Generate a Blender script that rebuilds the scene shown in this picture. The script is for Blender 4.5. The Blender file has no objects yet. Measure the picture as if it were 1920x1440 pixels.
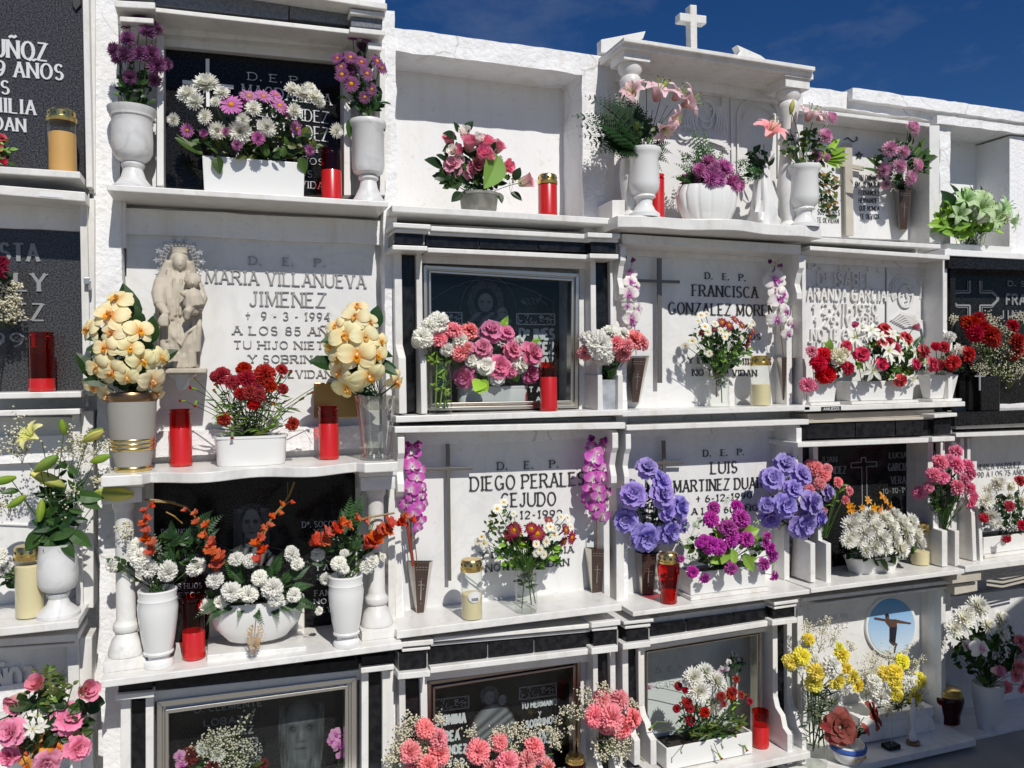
import bpy, math, random
from mathutils import Vector, Matrix, noise
random.seed(7)
S = bpy.context.scene
COL = S.collection
PI = math.pi
# ------------------------------------------------------------------ camera
F, H, EYE = 1500.0, 3.0, 1.8
_y, _p, _r = (math.radians(a) for a in (19.9, -1.0, 0.6))
FW = Vector((math.sin(_y)*math.cos(_p), math.cos(_y)*math.cos(_p), math.sin(_p)))
R0 = Vector((math.cos(_y), -math.sin(_y), 0)); U0 = R0.cross(FW)
RT = R0*math.cos(_r) - U0*math.sin(_r); UP = U0*math.cos(_r) + R0*math.sin(_r)
CAM = Vector((0, -H, EYE))
def W(px, py, d=0.0):
    """point of the wall-parallel plane y = -d seen at photo position (px, py)"""
    v = FW*F + RT*(px-960) - UP*(py-720)
    return CAM + v*((H-d)/v.y)
def MPP(P): return (Vector(P)-CAM).dot(FW)/F            # metres per photo pixel there
# ------------------------------------------------------------------ materials
def lin(h):
    h = h.lstrip('#'); c = [int(h[i:i+2], 16)/255 for i in (0, 2, 4)]
    return tuple(x/12.92 if x <= .04045 else ((x+.055)/1.055)**2.4 for x in c)
MATS = {}
def mat(name, col=(.8,.8,.8), rough=.5, metal=0, noise_amt=0, scale=8, col2=None, bump=0, bscale=60, coat=0, spec=.5, trans=0):
    m = bpy.data.materials.new(name); m.use_nodes = True
    nt = m.node_tree; b = nt.nodes['Principled BSDF']
    b.inputs['Base Color'].default_value = (*col, 1)
    b.inputs['Roughness'].default_value = rough; b.inputs['Metallic'].default_value = metal
    b.inputs['Coat Weight'].default_value = coat; b.inputs['Specular IOR Level'].default_value = spec
    tc = nt.nodes.new('ShaderNodeTexCoord')
    geo = nt.nodes.new('ShaderNodeNewGeometry')
    if col2 is not None:
        n = nt.nodes.new('ShaderNodeTexNoise'); n.inputs['Scale'].default_value = scale; n.inputs['Detail'].default_value = 6
        r = nt.nodes.new('ShaderNodeValToRGB')
        r.color_ramp.elements[0].position = .5-noise_amt; r.color_ramp.elements[1].position = .5+noise_amt
        r.color_ramp.elements[0].color = (*col, 1); r.color_ramp.elements[1].color = (*col2, 1)
        nt.links.new(geo.outputs['Position'], n.inputs['Vector']); nt.links.new(n.outputs['Fac'], r.inputs['Fac'])
        nt.links.new(r.outputs['Color'], b.inputs['Base Color'])
    if bump:
        n2 = nt.nodes.new('ShaderNodeTexNoise'); n2.inputs['Scale'].default_value = bscale; n2.inputs['Detail'].default_value = 5
        bp = nt.nodes.new('ShaderNodeBump'); bp.inputs['Strength'].default_value = bump; bp.inputs['Distance'].default_value = .01
        nt.links.new(geo.outputs['Position'], n2.inputs['Vector']); nt.links.new(n2.outputs['Fac'], bp.inputs['Height'])
        nt.links.new(bp.outputs['Normal'], b.inputs['Normal'])
    MATS[name] = m
    return m
def cracks(m):
    nt = m.node_tree; b = nt.nodes['Principled BSDF']; l = b.inputs['Base Color'].links[0]; src = l.from_socket
    geo = nt.nodes.new('ShaderNodeNewGeometry'); n = nt.nodes.new('ShaderNodeTexNoise'); n.inputs['Scale'].default_value = 6; n.inputs['Detail'].default_value = 4
    ad = nt.nodes.new('ShaderNodeMixRGB'); ad.inputs[0].default_value = .12; v = nt.nodes.new('ShaderNodeTexVoronoi'); v.feature = 'DISTANCE_TO_EDGE'; v.inputs['Scale'].default_value = 2.6
    r = nt.nodes.new('ShaderNodeValToRGB'); r.color_ramp.elements[0].position = .0; r.color_ramp.elements[0].color = (.66,.64,.62,1); r.color_ramp.elements[1].position = .010; r.color_ramp.elements[1].color = (1,1,1,1)
    n2 = nt.nodes.new('ShaderNodeTexNoise'); n2.inputs['Scale'].default_value = 1.7; r2 = nt.nodes.new('ShaderNodeValToRGB'); r2.color_ramp.elements[0].position = .5; r2.color_ramp.elements[1].position = .6
    mx = nt.nodes.new('ShaderNodeMixRGB'); mx.blend_type = 'MULTIPLY'
    nt.links.new(geo.outputs['Position'], n.inputs['Vector']); nt.links.new(geo.outputs['Position'], ad.inputs[1]); nt.links.new(n.outputs['Color'], ad.inputs[2]); nt.links.new(ad.outputs[0], v.inputs['Vector'])
    nt.links.new(v.outputs['Distance'], r.inputs[0]); nt.links.new(geo.outputs['Position'], n2.inputs['Vector']); nt.links.new(n2.outputs['Fac'], r2.inputs[0]); nt.links.new(r2.outputs[0], mx.inputs[0])
    nt.links.new(src, mx.inputs[1]); nt.links.new(r.outputs[0], mx.inputs[2]); nt.links.new(mx.outputs[0], b.inputs['Base Color'])
def weather(m, vein=0, streak=.82, tint=(.80,.74,.64)):
    """rain streaks running down and, on marble, fine grey veins"""
    nt = m.node_tree; b = nt.nodes['Principled BSDF']; src = b.inputs['Base Color'].links[0].from_socket
    geo = nt.nodes.new('ShaderNodeNewGeometry'); mp = nt.nodes.new('ShaderNodeMapping'); mp.inputs['Scale'].default_value = (17, 17, 1.6)
    n = nt.nodes.new('ShaderNodeTexNoise'); n.inputs['Scale'].default_value = 1; n.inputs['Detail'].default_value = 6; n.inputs['Roughness'].default_value = .6
    r = nt.nodes.new('ShaderNodeValToRGB'); r.color_ramp.elements[0].position = .52; r.color_ramp.elements[0].color = (1,1,1,1); r.color_ramp.elements[1].position = .78; r.color_ramp.elements[1].color = (*tint, 1)
    mx = nt.nodes.new('ShaderNodeMixRGB'); mx.blend_type = 'MULTIPLY'; mx.inputs[0].default_value = streak
    nt.links.new(geo.outputs['Position'], mp.inputs[0]); nt.links.new(mp.outputs[0], n.inputs['Vector']); nt.links.new(n.outputs['Fac'], r.inputs[0])
    nt.links.new(src, mx.inputs[1]); nt.links.new(r.outputs[0], mx.inputs[2]); out = mx.outputs[0]
    n3 = nt.nodes.new('ShaderNodeTexNoise'); n3.inputs['Scale'].default_value = 38; n3.inputs['Detail'].default_value = 8; r3 = nt.nodes.new('ShaderNodeValToRGB')
    r3.color_ramp.elements[0].position = .62; r3.color_ramp.elements[0].color = (1,1,1,1); r3.color_ramp.elements[1].position = .80; r3.color_ramp.elements[1].color = (.72,.68,.60,1)
    m3 = nt.nodes.new('ShaderNodeMixRGB'); m3.blend_type = 'MULTIPLY'; m3.inputs[0].default_value = .6
    nt.links.new(geo.outputs['Position'], n3.inputs['Vector']); nt.links.new(n3.outputs['Fac'], r3.inputs[0]); nt.links.new(out, m3.inputs[1]); nt.links.new(r3.outputs[0], m3.inputs[2]); out = m3.outputs[0]
    if vein:
        v = nt.nodes.new('ShaderNodeTexNoise'); v.inputs['Scale'].default_value = 3.2; v.inputs['Detail'].default_value = 7; v.inputs['Distortion'].default_value = 1.8
        rv = nt.nodes.new('ShaderNodeValToRGB'); e = rv.color_ramp.elements; e[0].position = .455; e[0].color = (1,1,1,1); e[1].position = .545; e[1].color = (1,1,1,1)
        q = e.new(.5); q.color = (1-vein, 1-vein, 1-vein*.92, 1)
        m4 = nt.nodes.new('ShaderNodeMixRGB'); m4.blend_type = 'MULTIPLY'; m4.inputs[0].default_value = 1
        nt.links.new(geo.outputs['Position'], v.inputs['Vector']); nt.links.new(v.outputs['Fac'], rv.inputs[0]); nt.links.new(out, m4.inputs[1]); nt.links.new(rv.outputs[0], m4.inputs[2]); out = m4.outputs[0]
    nt.links.new(out, b.inputs['Base Color'])
def see_through(name, tint, rough=.03, ior=1.45, edge=.06):
    """thin clear or tinted glass: lets light (and its colour) through, mirrors at its edges"""
    m = bpy.data.materials.new(name); m.use_nodes = True; nt = m.node_tree; nt.nodes.clear()
    o = nt.nodes.new('ShaderNodeOutputMaterial'); mx = nt.nodes.new('ShaderNodeMixShader')
    t = nt.nodes.new('ShaderNodeBsdfTransparent'); t.inputs[0].default_value = (*tint, 1)
    g = nt.nodes.new('ShaderNodeBsdfGlossy'); g.inputs['Roughness'].default_value = rough
    lw = nt.nodes.new('ShaderNodeLayerWeight'); lw.inputs[0].default_value = .5       # same from both sides of the thin wall
    fr = nt.nodes.new('ShaderNodeMath'); fr.operation = 'POWER'; fr.inputs[1].default_value = 3; nt.links.new(lw.outputs['Facing'], fr.inputs[0])
    ad = nt.nodes.new('ShaderNodeMath'); ad.operation = 'MULTIPLY_ADD'; ad.inputs[1].default_value = .75; ad.inputs[2].default_value = edge; ad.use_clamp = True
    nt.links.new(fr.outputs[0], ad.inputs[0]); nt.links.new(ad.outputs[0], mx.inputs[0])
    nt.links.new(t.outputs[0], mx.inputs[1]); nt.links.new(g.outputs[0], mx.inputs[2]); nt.links.new(mx.outputs[0], o.inputs[0])
    MATS[name] = m
def flora(name, rough, transl, jitter):
    m = bpy.data.materials.new(name); m.use_nodes = True; nt = m.node_tree
    b = nt.nodes['Principled BSDF']; o = nt.nodes['Material Output']
    at = nt.nodes.new('ShaderNodeAttribute'); at.attribute_name = 'Col'
    oi = nt.nodes.new('ShaderNodeObjectInfo'); hs = nt.nodes.new('ShaderNodeHueSaturation')
    mr = nt.nodes.new('ShaderNodeMapRange'); mr.inputs[3].default_value = 1-jitter; mr.inputs[4].default_value = 1+jitter
    nt.links.new(oi.outputs['Random'], mr.inputs[0]); nt.links.new(mr.outputs[0], hs.inputs['Value'])
    if jitter:
        wn = nt.nodes.new('ShaderNodeTexWhiteNoise'); wn.noise_dimensions = '1D'; nt.links.new(oi.outputs['Random'], wn.inputs['W'])
        for sock, lo, hi, src in (('Hue', .488, .512, wn.outputs['Value']), ('Saturation', .90, 1.05, oi.outputs['Random'])):
            q = nt.nodes.new('ShaderNodeMapRange'); q.inputs[3].default_value = lo; q.inputs[4].default_value = hi; nt.links.new(src, q.inputs[0]); nt.links.new(q.outputs[0], hs.inputs[sock])
    nt.links.new(at.outputs['Color'], hs.inputs['Color'])
    nt.links.new(hs.outputs[0], b.inputs['Base Color'])
    b.inputs['Roughness'].default_value = rough; b.inputs['Specular IOR Level'].default_value = .35
    tr = nt.nodes.new('ShaderNodeBsdfTranslucent'); nt.links.new(hs.outputs[0], tr.inputs[0])
    mx = nt.nodes.new('ShaderNodeMixShader'); mx.inputs[0].default_value = transl
    nt.links.new(b.outputs[0], mx.inputs[1]); nt.links.new(tr.outputs[0], mx.inputs[2]); nt.links.new(mx.outputs[0], o.inputs[0])
    MATS[name] = m
mat('plaster', (.86,.86,.87), .9, col2=(.79,.785,.78), noise_amt=.22, scale=5, bump=.55, bscale=55)
cracks(MATS['plaster'])
mat('plaster_smooth', (.84,.835,.835), .9, col2=(.78,.775,.77), noise_amt=.25, scale=3, bump=.15, bscale=40)
mat('marble', (.79,.78,.75), .32, col2=(.72,.71,.685), noise_amt=.16, scale=7)
mat('marble_slab', (.79,.785,.77), .28, col2=(.735,.73,.72), noise_amt=.18, scale=4)
mat('grey_marble', (.30,.32,.35), .3, col2=(.42,.44,.47), noise_amt=.1, scale=25)
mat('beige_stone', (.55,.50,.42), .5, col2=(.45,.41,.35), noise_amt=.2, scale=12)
mat('black_granite', (.006,.006,.007), .13, col2=(.02,.02,.021), noise_amt=.07, scale=160, spec=.17)
mat('speckled_granite', (.022,.022,.024), .2, col2=(.075,.075,.078), noise_amt=.08, scale=200, spec=.4)
mat('grey_granite', (.11,.12,.14), .3, col2=(.17,.18,.20), noise_amt=.08, scale=150)
mat('black_tile', (.008,.008,.010), .12, col2=(.018,.018,.02), noise_amt=.1, scale=40, spec=.22)
mat('grout', (.32,.32,.31), .9)
mat('steel', (.62,.57,.50), .32, 1)
mat('dark_steel', (.16,.15,.135), .4, .5)
mat('aluminium', (.66,.63,.58), .33, 1)
mat('bronze_frame', (.30,.24,.21), .3, 1)
mat('brass', (.75,.55,.20), .25, 1)
mat('dark_brass', (.30,.18,.10), .3, 1)
mat('white_metal', (.8,.8,.8), .35)
mat('silver_letter', (.36,.345,.33), .4, .3)
mat('black_letter', (.035,.033,.030), .35)
mat('white_letter', (.62,.63,.64), .6)
mat('grey_letter', (.26,.27,.28), .6)
mat('dim_letter', (.17,.18,.185), .6)
mat('faint_letter', (.045,.048,.05), .5)
mat('brown_plate', (.075,.048,.040), .35, .3)
mat('ceramic', (.76,.76,.74), .18, coat=.3)
mat('urn_marble', (.74,.74,.73), .42, col2=(.62,.62,.62), noise_amt=.2, scale=9)
mat('grey_pot', (.20,.20,.17), .45, col2=(.30,.29,.25), noise_amt=.1, scale=30)
mat('frosted', (.34,.32,.29), .55, coat=.1)
mat('wax_cream', (.78,.66,.40), .5)
mat('wax_orange', (.72,.40,.12), .5)
mat('wax_white', (.85,.80,.76), .6)
mat('red_candle', (.52,.012,.012), .3, coat=.5)
mat('statue_stone', (.56,.50,.41), .75, col2=(.45,.40,.32), noise_amt=.2, scale=20)
mat('halo_silver', (.42,.42,.42), .35, .5)
mat('gold_square', (.34,.22,.08), .35, .7)
mat('soil', (.03,.025,.02), .95, bump=.5)
mat('sticker', (.75,.75,.75), .5)
mat('ground_mat', (.34,.32,.28), .9, col2=(.26,.25,.22), noise_amt=.2, scale=4, bump=.2)
mat('blue_glaze', (.05,.12,.42), .25)
mat('skin_print', (.10,.055,.040), .4)
mat('dark_print', (.02,.02,.03), .4)
see_through('clear_glass', (.95,.97,.95), .03, 1.45, .045); see_through('pane_glass', (.93,.95,.95), .02, 1.5, .016)
see_through('red_glass', (.78,.03,.02), .08, 1.45, .03); see_through('dark_red_glass', (.26,.008,.012), .06, 1.45, .03)
see_through('cut_glass', (.86,.87,.83), .10, 1.6, .22); see_through('smoke_glass', (.45,.38,.32), .05, 1.45, .05)
for k_, v_, s_ in (('plaster',0,.7),('plaster_smooth',0,.35),('marble',.08,.7),('marble_slab',.06,.35),('urn_marble',.14,.6),('statue_stone',0,.9)): weather(MATS[k_], v_, s_)
flora('petal', .65, .28, .09); flora('leaf', .42, .18, .15); flora('mixed_leaf', .5, .2, .0)
def sky_print():
    m = bpy.data.materials.new('sky_print'); m.use_nodes = True; nt = m.node_tree; b = nt.nodes['Principled BSDF']
    tc = nt.nodes.new('ShaderNodeTexCoord'); sp = nt.nodes.new('ShaderNodeSeparateXYZ'); r = nt.nodes.new('ShaderNodeValToRGB')
    nt.links.new(tc.outputs['Generated'], sp.inputs[0]); nt.links.new(sp.outputs['Z'], r.inputs[0]); nt.links.new(r.outputs[0], b.inputs['Base Color'])
    r.color_ramp.elements[0].color = (.62,.72,.80,1); r.color_ramp.elements[1].color = (.10,.34,.66,1); b.inputs['Roughness'].default_value = .2
    MATS['sky_print'] = m
sky_print()
# ------------------------------------------------------------------ mesh builder
class MB:
    def __init__(s): s.v = []; s.f = []; s.c = []; s.k = 0
    def add(s, vs, fs, cols=None):
        n = len(s.v); s.v += [Vector(v) for v in vs]; s.f += [tuple(i+n for i in f) for f in fs]
        s.c += cols if cols else [(1,1,1)]*len(vs); return s
    def hexa(s, a, b):     # two quads of 4 points each, front a, back b
        return s.add(list(a)+list(b), [(0,1,2,3),(7,6,5,4),(0,4,5,1),(1,5,6,2),(2,6,7,3),(3,7,4,0)])
    def quad(s, pts, df, db):          # photo corners TL TR BR BL of a front face at -df, extruded to -db
        s.k += 1; df += s.k*.00007
        a = [W(x, y, df) for x, y in pts]; b = [Vector((p.x, -db, p.z)) for p in a]
        return s.hexa(a, b)
    def bar(s, x0, y0, x1, y1, h, df, db, h1=None):
        return s.quad([(x0,y0),(x1,y1),(x1,y1+(h1 or h)),(x0,y0+h)], df, db)
    def post(s, x0, x1, yt, yb, df, db, lean=0):
        return s.quad([(x0,yt),(x1,yt),(x1+lean,yb),(x0+lean,yb)], df, db)
    def poly(s, pts, df, th):          # photo outline extruded th towards the wall
        s.k += 1; df += s.k*.0001
        a = [W(x, y, df) for x, y in pts]; b = [p+Vector((0,th,0)) for p in a]; n = len(a)
        return s.add(a+b, [tuple(range(n)), tuple(reversed(range(n, 2*n)))]+[(i, i+n, (i+1)%n+n, (i+1)%n) for i in range(n)])
    def box(s, x0, x1, y0, y1, z0, z1):
        return s.hexa([(x0,y0,z1),(x1,y0,z1),(x1,y0,z0),(x0,y0,z0)], [(x0,y1,z1),(x1,y1,z1),(x1,y1,z0),(x0,y1,z0)])
    def profile(s, x0, x1, yz):        # outline in (y, z) extruded along x
        n = len(yz); a = [(x0, y, z) for y, z in yz]; b = [(x1, y, z) for y, z in yz]
        return s.add(a+b, [tuple(range(n)), tuple(reversed(range(n, 2*n)))]+[(i, i+n, (i+1)%n+n, (i+1)%n) for i in range(n)])
    def lathe(s, prof, c, seg=28, sx=1, sy=1, mod=None, cap=True):
        c = Vector(c); n = len(s.v); k = len(prof); vs = []
        for r, z in prof:
            for i in range(seg):
                a = 2*PI*i/seg; q = r*(mod(a, z) if mod else 1)
                vs.append(c+Vector((q*math.cos(a)*sx, q*math.sin(a)*sy, z)))
        fs = [(j*seg+i, j*seg+(i+1)%seg, (j+1)*seg+(i+1)%seg, (j+1)*seg+i) for j in range(k-1) for i in range(seg)]
        if cap: fs += [tuple(reversed(range(seg))), tuple(range((k-1)*seg, k*seg))]
        return s.add(vs, fs)
    def tube(s, pts, r, col=(1,1,1), seg=5, r1=None):
        pts = [Vector(p) for p in pts]; k = len(pts); vs = []
        for j, p in enumerate(pts):
            t = (pts[min(j+1, k-1)]-pts[max(j-1, 0)]).normalized()
            x = t.orthogonal().normalized(); y = t.cross(x); q = r+((r1 if r1 is not None else r)-r)*j/(k-1)
            vs += [p+(x*math.cos(2*PI*i/seg)+y*math.sin(2*PI*i/seg))*q for i in range(seg)]
        fs = [(j*seg+i, j*seg+(i+1)%seg, (j+1)*seg+(i+1)%seg, (j+1)*seg+i) for j in range(k-1) for i in range(seg)]
        fs += [tuple(reversed(range(seg))), tuple(range((k-1)*seg, k*seg))]
        return s.add(vs, fs, [col]*len(vs))
    def ball(s, c, rx, ry=None, rz=None, n=8, m=6, col=(1,1,1)):
        ry = ry or rx; rz = rz or rx; c = Vector(c); vs = []
        for j in range(m+1):
            b = -PI/2+PI*j/m
            vs += [c+Vector((rx*math.cos(b)*math.cos(2*PI*i/n), ry*math.cos(b)*math.sin(2*PI*i/n), rz*math.sin(b))) for i in range(n)]
        return s.add(vs, [(j*n+i, j*n+(i+1)%n, (j+1)*n+(i+1)%n, (j+1)*n+i) for j in range(m) for i in range(n)], [col]*len(vs))
    def mesh(s, name, off=Vector((0,0,0)), colour=False, smooth=False):
        me = bpy.data.meshes.new(name); me.from_pydata([v-off for v in s.v], [], s.f)
        if colour:
            a = me.color_attributes.new('Col', 'FLOAT_COLOR', 'POINT')
            a.data.foreach_set('color', [x for c in s.c for x in (c[0], c[1], c[2], 1)])
        if smooth: me.polygons.foreach_set('use_smooth', [True]*len(me.polygons))
        me.update(); return me
    def build(s, name, m, parent=None, bevel=0, smooth=False, colour=False, auto=False):
        off = parent.matrix_world.translation if parent else Vector((0,0,0))
        if parent: off = ROOT[parent.name]
        me = s.mesh(name, off, colour, smooth); me.materials.append(MATS[m])
        o = bpy.data.objects.new(name, me); COL.objects.link(o)
        if parent: o.parent = parent; ROOT[o.name] = off
        else: ROOT[o.name] = Vector((0,0,0))
        if bevel:
            b = o.modifiers.new('edge', 'BEVEL'); b.width = bevel; b.segments = 2; b.limit_method = 'ANGLE'
        if auto:
            e = o.modifiers.new('split', 'EDGE_SPLIT'); e.split_angle = math.radians(40)
        return o
ROOT = {}
def thing(name, label, cat, loc, group=None):
    o = bpy.data.objects.new(name, None); COL.objects.link(o); o.empty_display_size = .03
    o.location = loc; ROOT[o.name] = Vector(loc); tag(o, label, cat, group); return o
def tag(o, label, cat, group=None):
    o['label'] = label; o['category'] = cat
    if group: o['group'] = group
    return o
# ------------------------------------------------------------------ lettering (own stroke alphabet)
def arc(cx, cy, rx, ry, a0, a1, n=9):
    return [(cx+rx*math.cos(math.radians(a0+(a1-a0)*i/n)), cy+ry*math.sin(math.radians(a0+(a1-a0)*i/n))) for i in range(n+1)]
B1 = [(0,1),(.4,1)]+arc(.4,.76,.26,.24,90,-90,6)+[(0,.52)]
GL = {
'A':(.8,[[(.02,0),(.4,1)],[(.4,1),(.78,0)],[(.16,.34),(.64,.34)]]), 'B':(.7,[[(0,0),(0,1)],B1,[(.4,.52)]+arc(.42,.26,.28,.26,90,-90,6)+[(0,0)]]),
'C':(.74,[arc(.4,.5,.4,.5,48,312,12)]), 'D':(.76,[[(0,0),(0,1)],[(0,1),(.34,1)]+arc(.34,.5,.42,.5,90,-90,10)+[(0,0)]]),
'E':(.62,[[(0,0),(0,1)],[(0,1),(.6,1)],[(0,.52),(.46,.52)],[(0,0),(.62,0)]]), 'F':(.58,[[(0,0),(0,1)],[(0,1),(.58,1)],[(0,.5),(.44,.5)]]),
'G':(.8,[arc(.4,.5,.4,.5,48,330,12),[(.76,.42),(.76,.04)],[(.5,.42),(.84,.42)]]), 'H':(.76,[[(0,0),(0,1)],[(.76,0),(.76,1)],[(0,.5),(.76,.5)]]),
'I':(.16,[[(.08,0),(.08,1)]]), 'J':(.5,[[(.42,1),(.42,.22)],arc(.2,.22,.22,.22,0,-165,6)]),
'K':(.72,[[(0,0),(0,1)],[(0,.4),(.66,1)],[(.22,.6),(.7,0)]]), 'L':(.6,[[(0,0),(0,1)],[(0,0),(.6,0)]]),
'M':(.94,[[(.04,0),(.06,1)],[(.06,1),(.47,.08)],[(.47,.08),(.88,1)],[(.88,1),(.9,0)]]), 'N':(.78,[[(0,0),(0,1)],[(0,1),(.76,0)],[(.76,0),(.76,1)]]),
'O':(.82,[arc(.41,.5,.41,.5,0,360,16)]), 'P':(.66,[[(0,0),(0,1)],B1]), 'Q':(.82,[arc(.41,.5,.41,.5,0,360,16),[(.5,.25),(.8,-.1)]]),
'R':(.74,[[(0,0),(0,1)],B1,[(.34,.5),(.72,0)]]), 'S':(.62,[arc(.31,.74,.27,.26,30,260,8)+arc(.31,.25,.29,.26,80,-150,8)]),
'T':(.72,[[(.36,0),(.36,1)],[(0,1),(.72,1)]]), 'U':(.76,[[(0,1),(0,.32)]+arc(.38,.32,.38,.32,180,360,8)+[(.76,1)]]),
'V':(.78,[[(.02,1),(.4,0)],[(.4,0),(.76,1)]]), 'X':(.74,[[(0,0),(.72,1)],[(0,1),(.74,0)]]), 'Y':(.74,[[(0,1),(.37,.46)],[(.74,1),(.37,.46)],[(.37,.46),(.37,0)]]),
'Z':(.68,[[(.04,1),(.64,1)],[(.64,1),(.02,0)],[(.02,0),(.68,0)]]),
'0':(.6,[arc(.3,.5,.3,.5,0,360,14)]), '1':(.3,[[(.18,0),(.18,1)],[(.18,1),(.02,.82)]]), '2':(.6,[arc(.3,.72,.28,.28,170,-30,7)+[(.02,0)],[(.02,0),(.6,0)]]),
'3':(.58,[arc(.27,.76,.25,.24,150,-90,7)+arc(.27,.26,.3,.26,90,-150,7)]), '4':(.64,[[(.48,0),(.48,1)],[(.48,1),(.0,.3)],[(0,.3),(.64,.3)]]),
'5':(.58,[[(.08,1),(.54,1)],[(.08,1),(.06,.55)]+arc(.27,.31,.3,.31,120,-150,8)]), '6':(.6,[arc(.3,.3,.29,.3,0,360,12),arc(.52,.3,.5,.68,100,180,5)]),
'7':(.58,[[(.02,1),(.58,1)],[(.58,1),(.2,0)]]), '8':(.58,[arc(.29,.75,.24,.25,0,360,12),arc(.29,.26,.29,.26,0,360,12)]),
'9':(.6,[arc(.3,.7,.29,.3,0,360,12),arc(.08,.7,.5,.68,-80,0,5)]), '.':(.12,[[(0,.05),(.1,.05)]]), '-':(.4,[[(.04,.42),(.36,.42)]]),
'+':(.5,[[(.25,.1),(.25,.9)],[(0,.6),(.5,.6)]]), 'a':(.34,[arc(.16,.75,.14,.14,0,360,8),[(.3,.6),(.3,.9)],[(.02,.5),(.32,.5)]])}
def text(mb, txt, x0, y0, x1, y1, cap, d, depth=.004, serif=True, th=.10, gap=.30, word=None):
    tot = 0; lay = []; wi = -1; prev = ' '
    for ch in txt:
        if ch != ' ' and prev == ' ': wi += 1
        prev = ch
        if ch == ' ': tot += .5; continue
        base = {'Ñ':'N'}.get(ch, ch); w, st = GL[base]; st = list(st)
        if ch == 'Ñ': st = st+[[(.12,1.16),(.3,1.26),(.46,1.18),(.64,1.28)]]
        if word is None or wi == word: lay.append((tot, st, ch in '.-+'))
        tot += w+gap
    tot -= gap
    A = W(x0, y0, d); B = W(x1, y1, d); dx = (B-A)/tot; h = W(x0, y0-cap, d).z-A.z
    k = 0
    def seg(a, b, t):
        nonlocal k
        k += 1; yy = depth+(k % 9)*.00012
        a, b = (A+dx*p[0]+Vector((0,0,p[1]*h)) for p in (a, b))
        v = b-a; L = v.length
        if L < 1e-6: return
        v /= L; n = Vector((-v.z, 0, v.x))*t/2; v = v*t*.12
        q = [a-v+n, b+v+n, b+v-n, a-v-n]
        f = [p+Vector((0,-yy,0)) for p in q]
        mb.hexa(f, [p+Vector((0,.002,0)) for p in q])
    for u, st, plain in lay:
        for pl in st:
            pl = [(x+u, y) for x, y in pl]
            for a, b in zip(pl, pl[1:]):
                dxx, dyy = abs(b[0]-a[0])*dx.length, abs(b[1]-a[1])*h
                vert = dyy/(dxx+dyy+1e-9)
                seg(a, b, h*(th*1.5 if plain and len(pl) == 2 and pl[0][1] < .1 else th*(.5+.6*vert) if serif else th))
            if serif and not plain and len(pl) <= 3:
                for p in (pl[0], pl[-1]):
                    q = pl[1] if p is pl[0] else pl[-2]
                    if p[1] in (0, 1) and abs(q[1]-p[1]) > .3:
                        seg((p[0]-.15, p[1]+(.03 if p[1] == 0 else -.03)), (p[0]+.15, p[1]+(.03 if p[1] == 0 else -.03)), h*.07)
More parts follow.
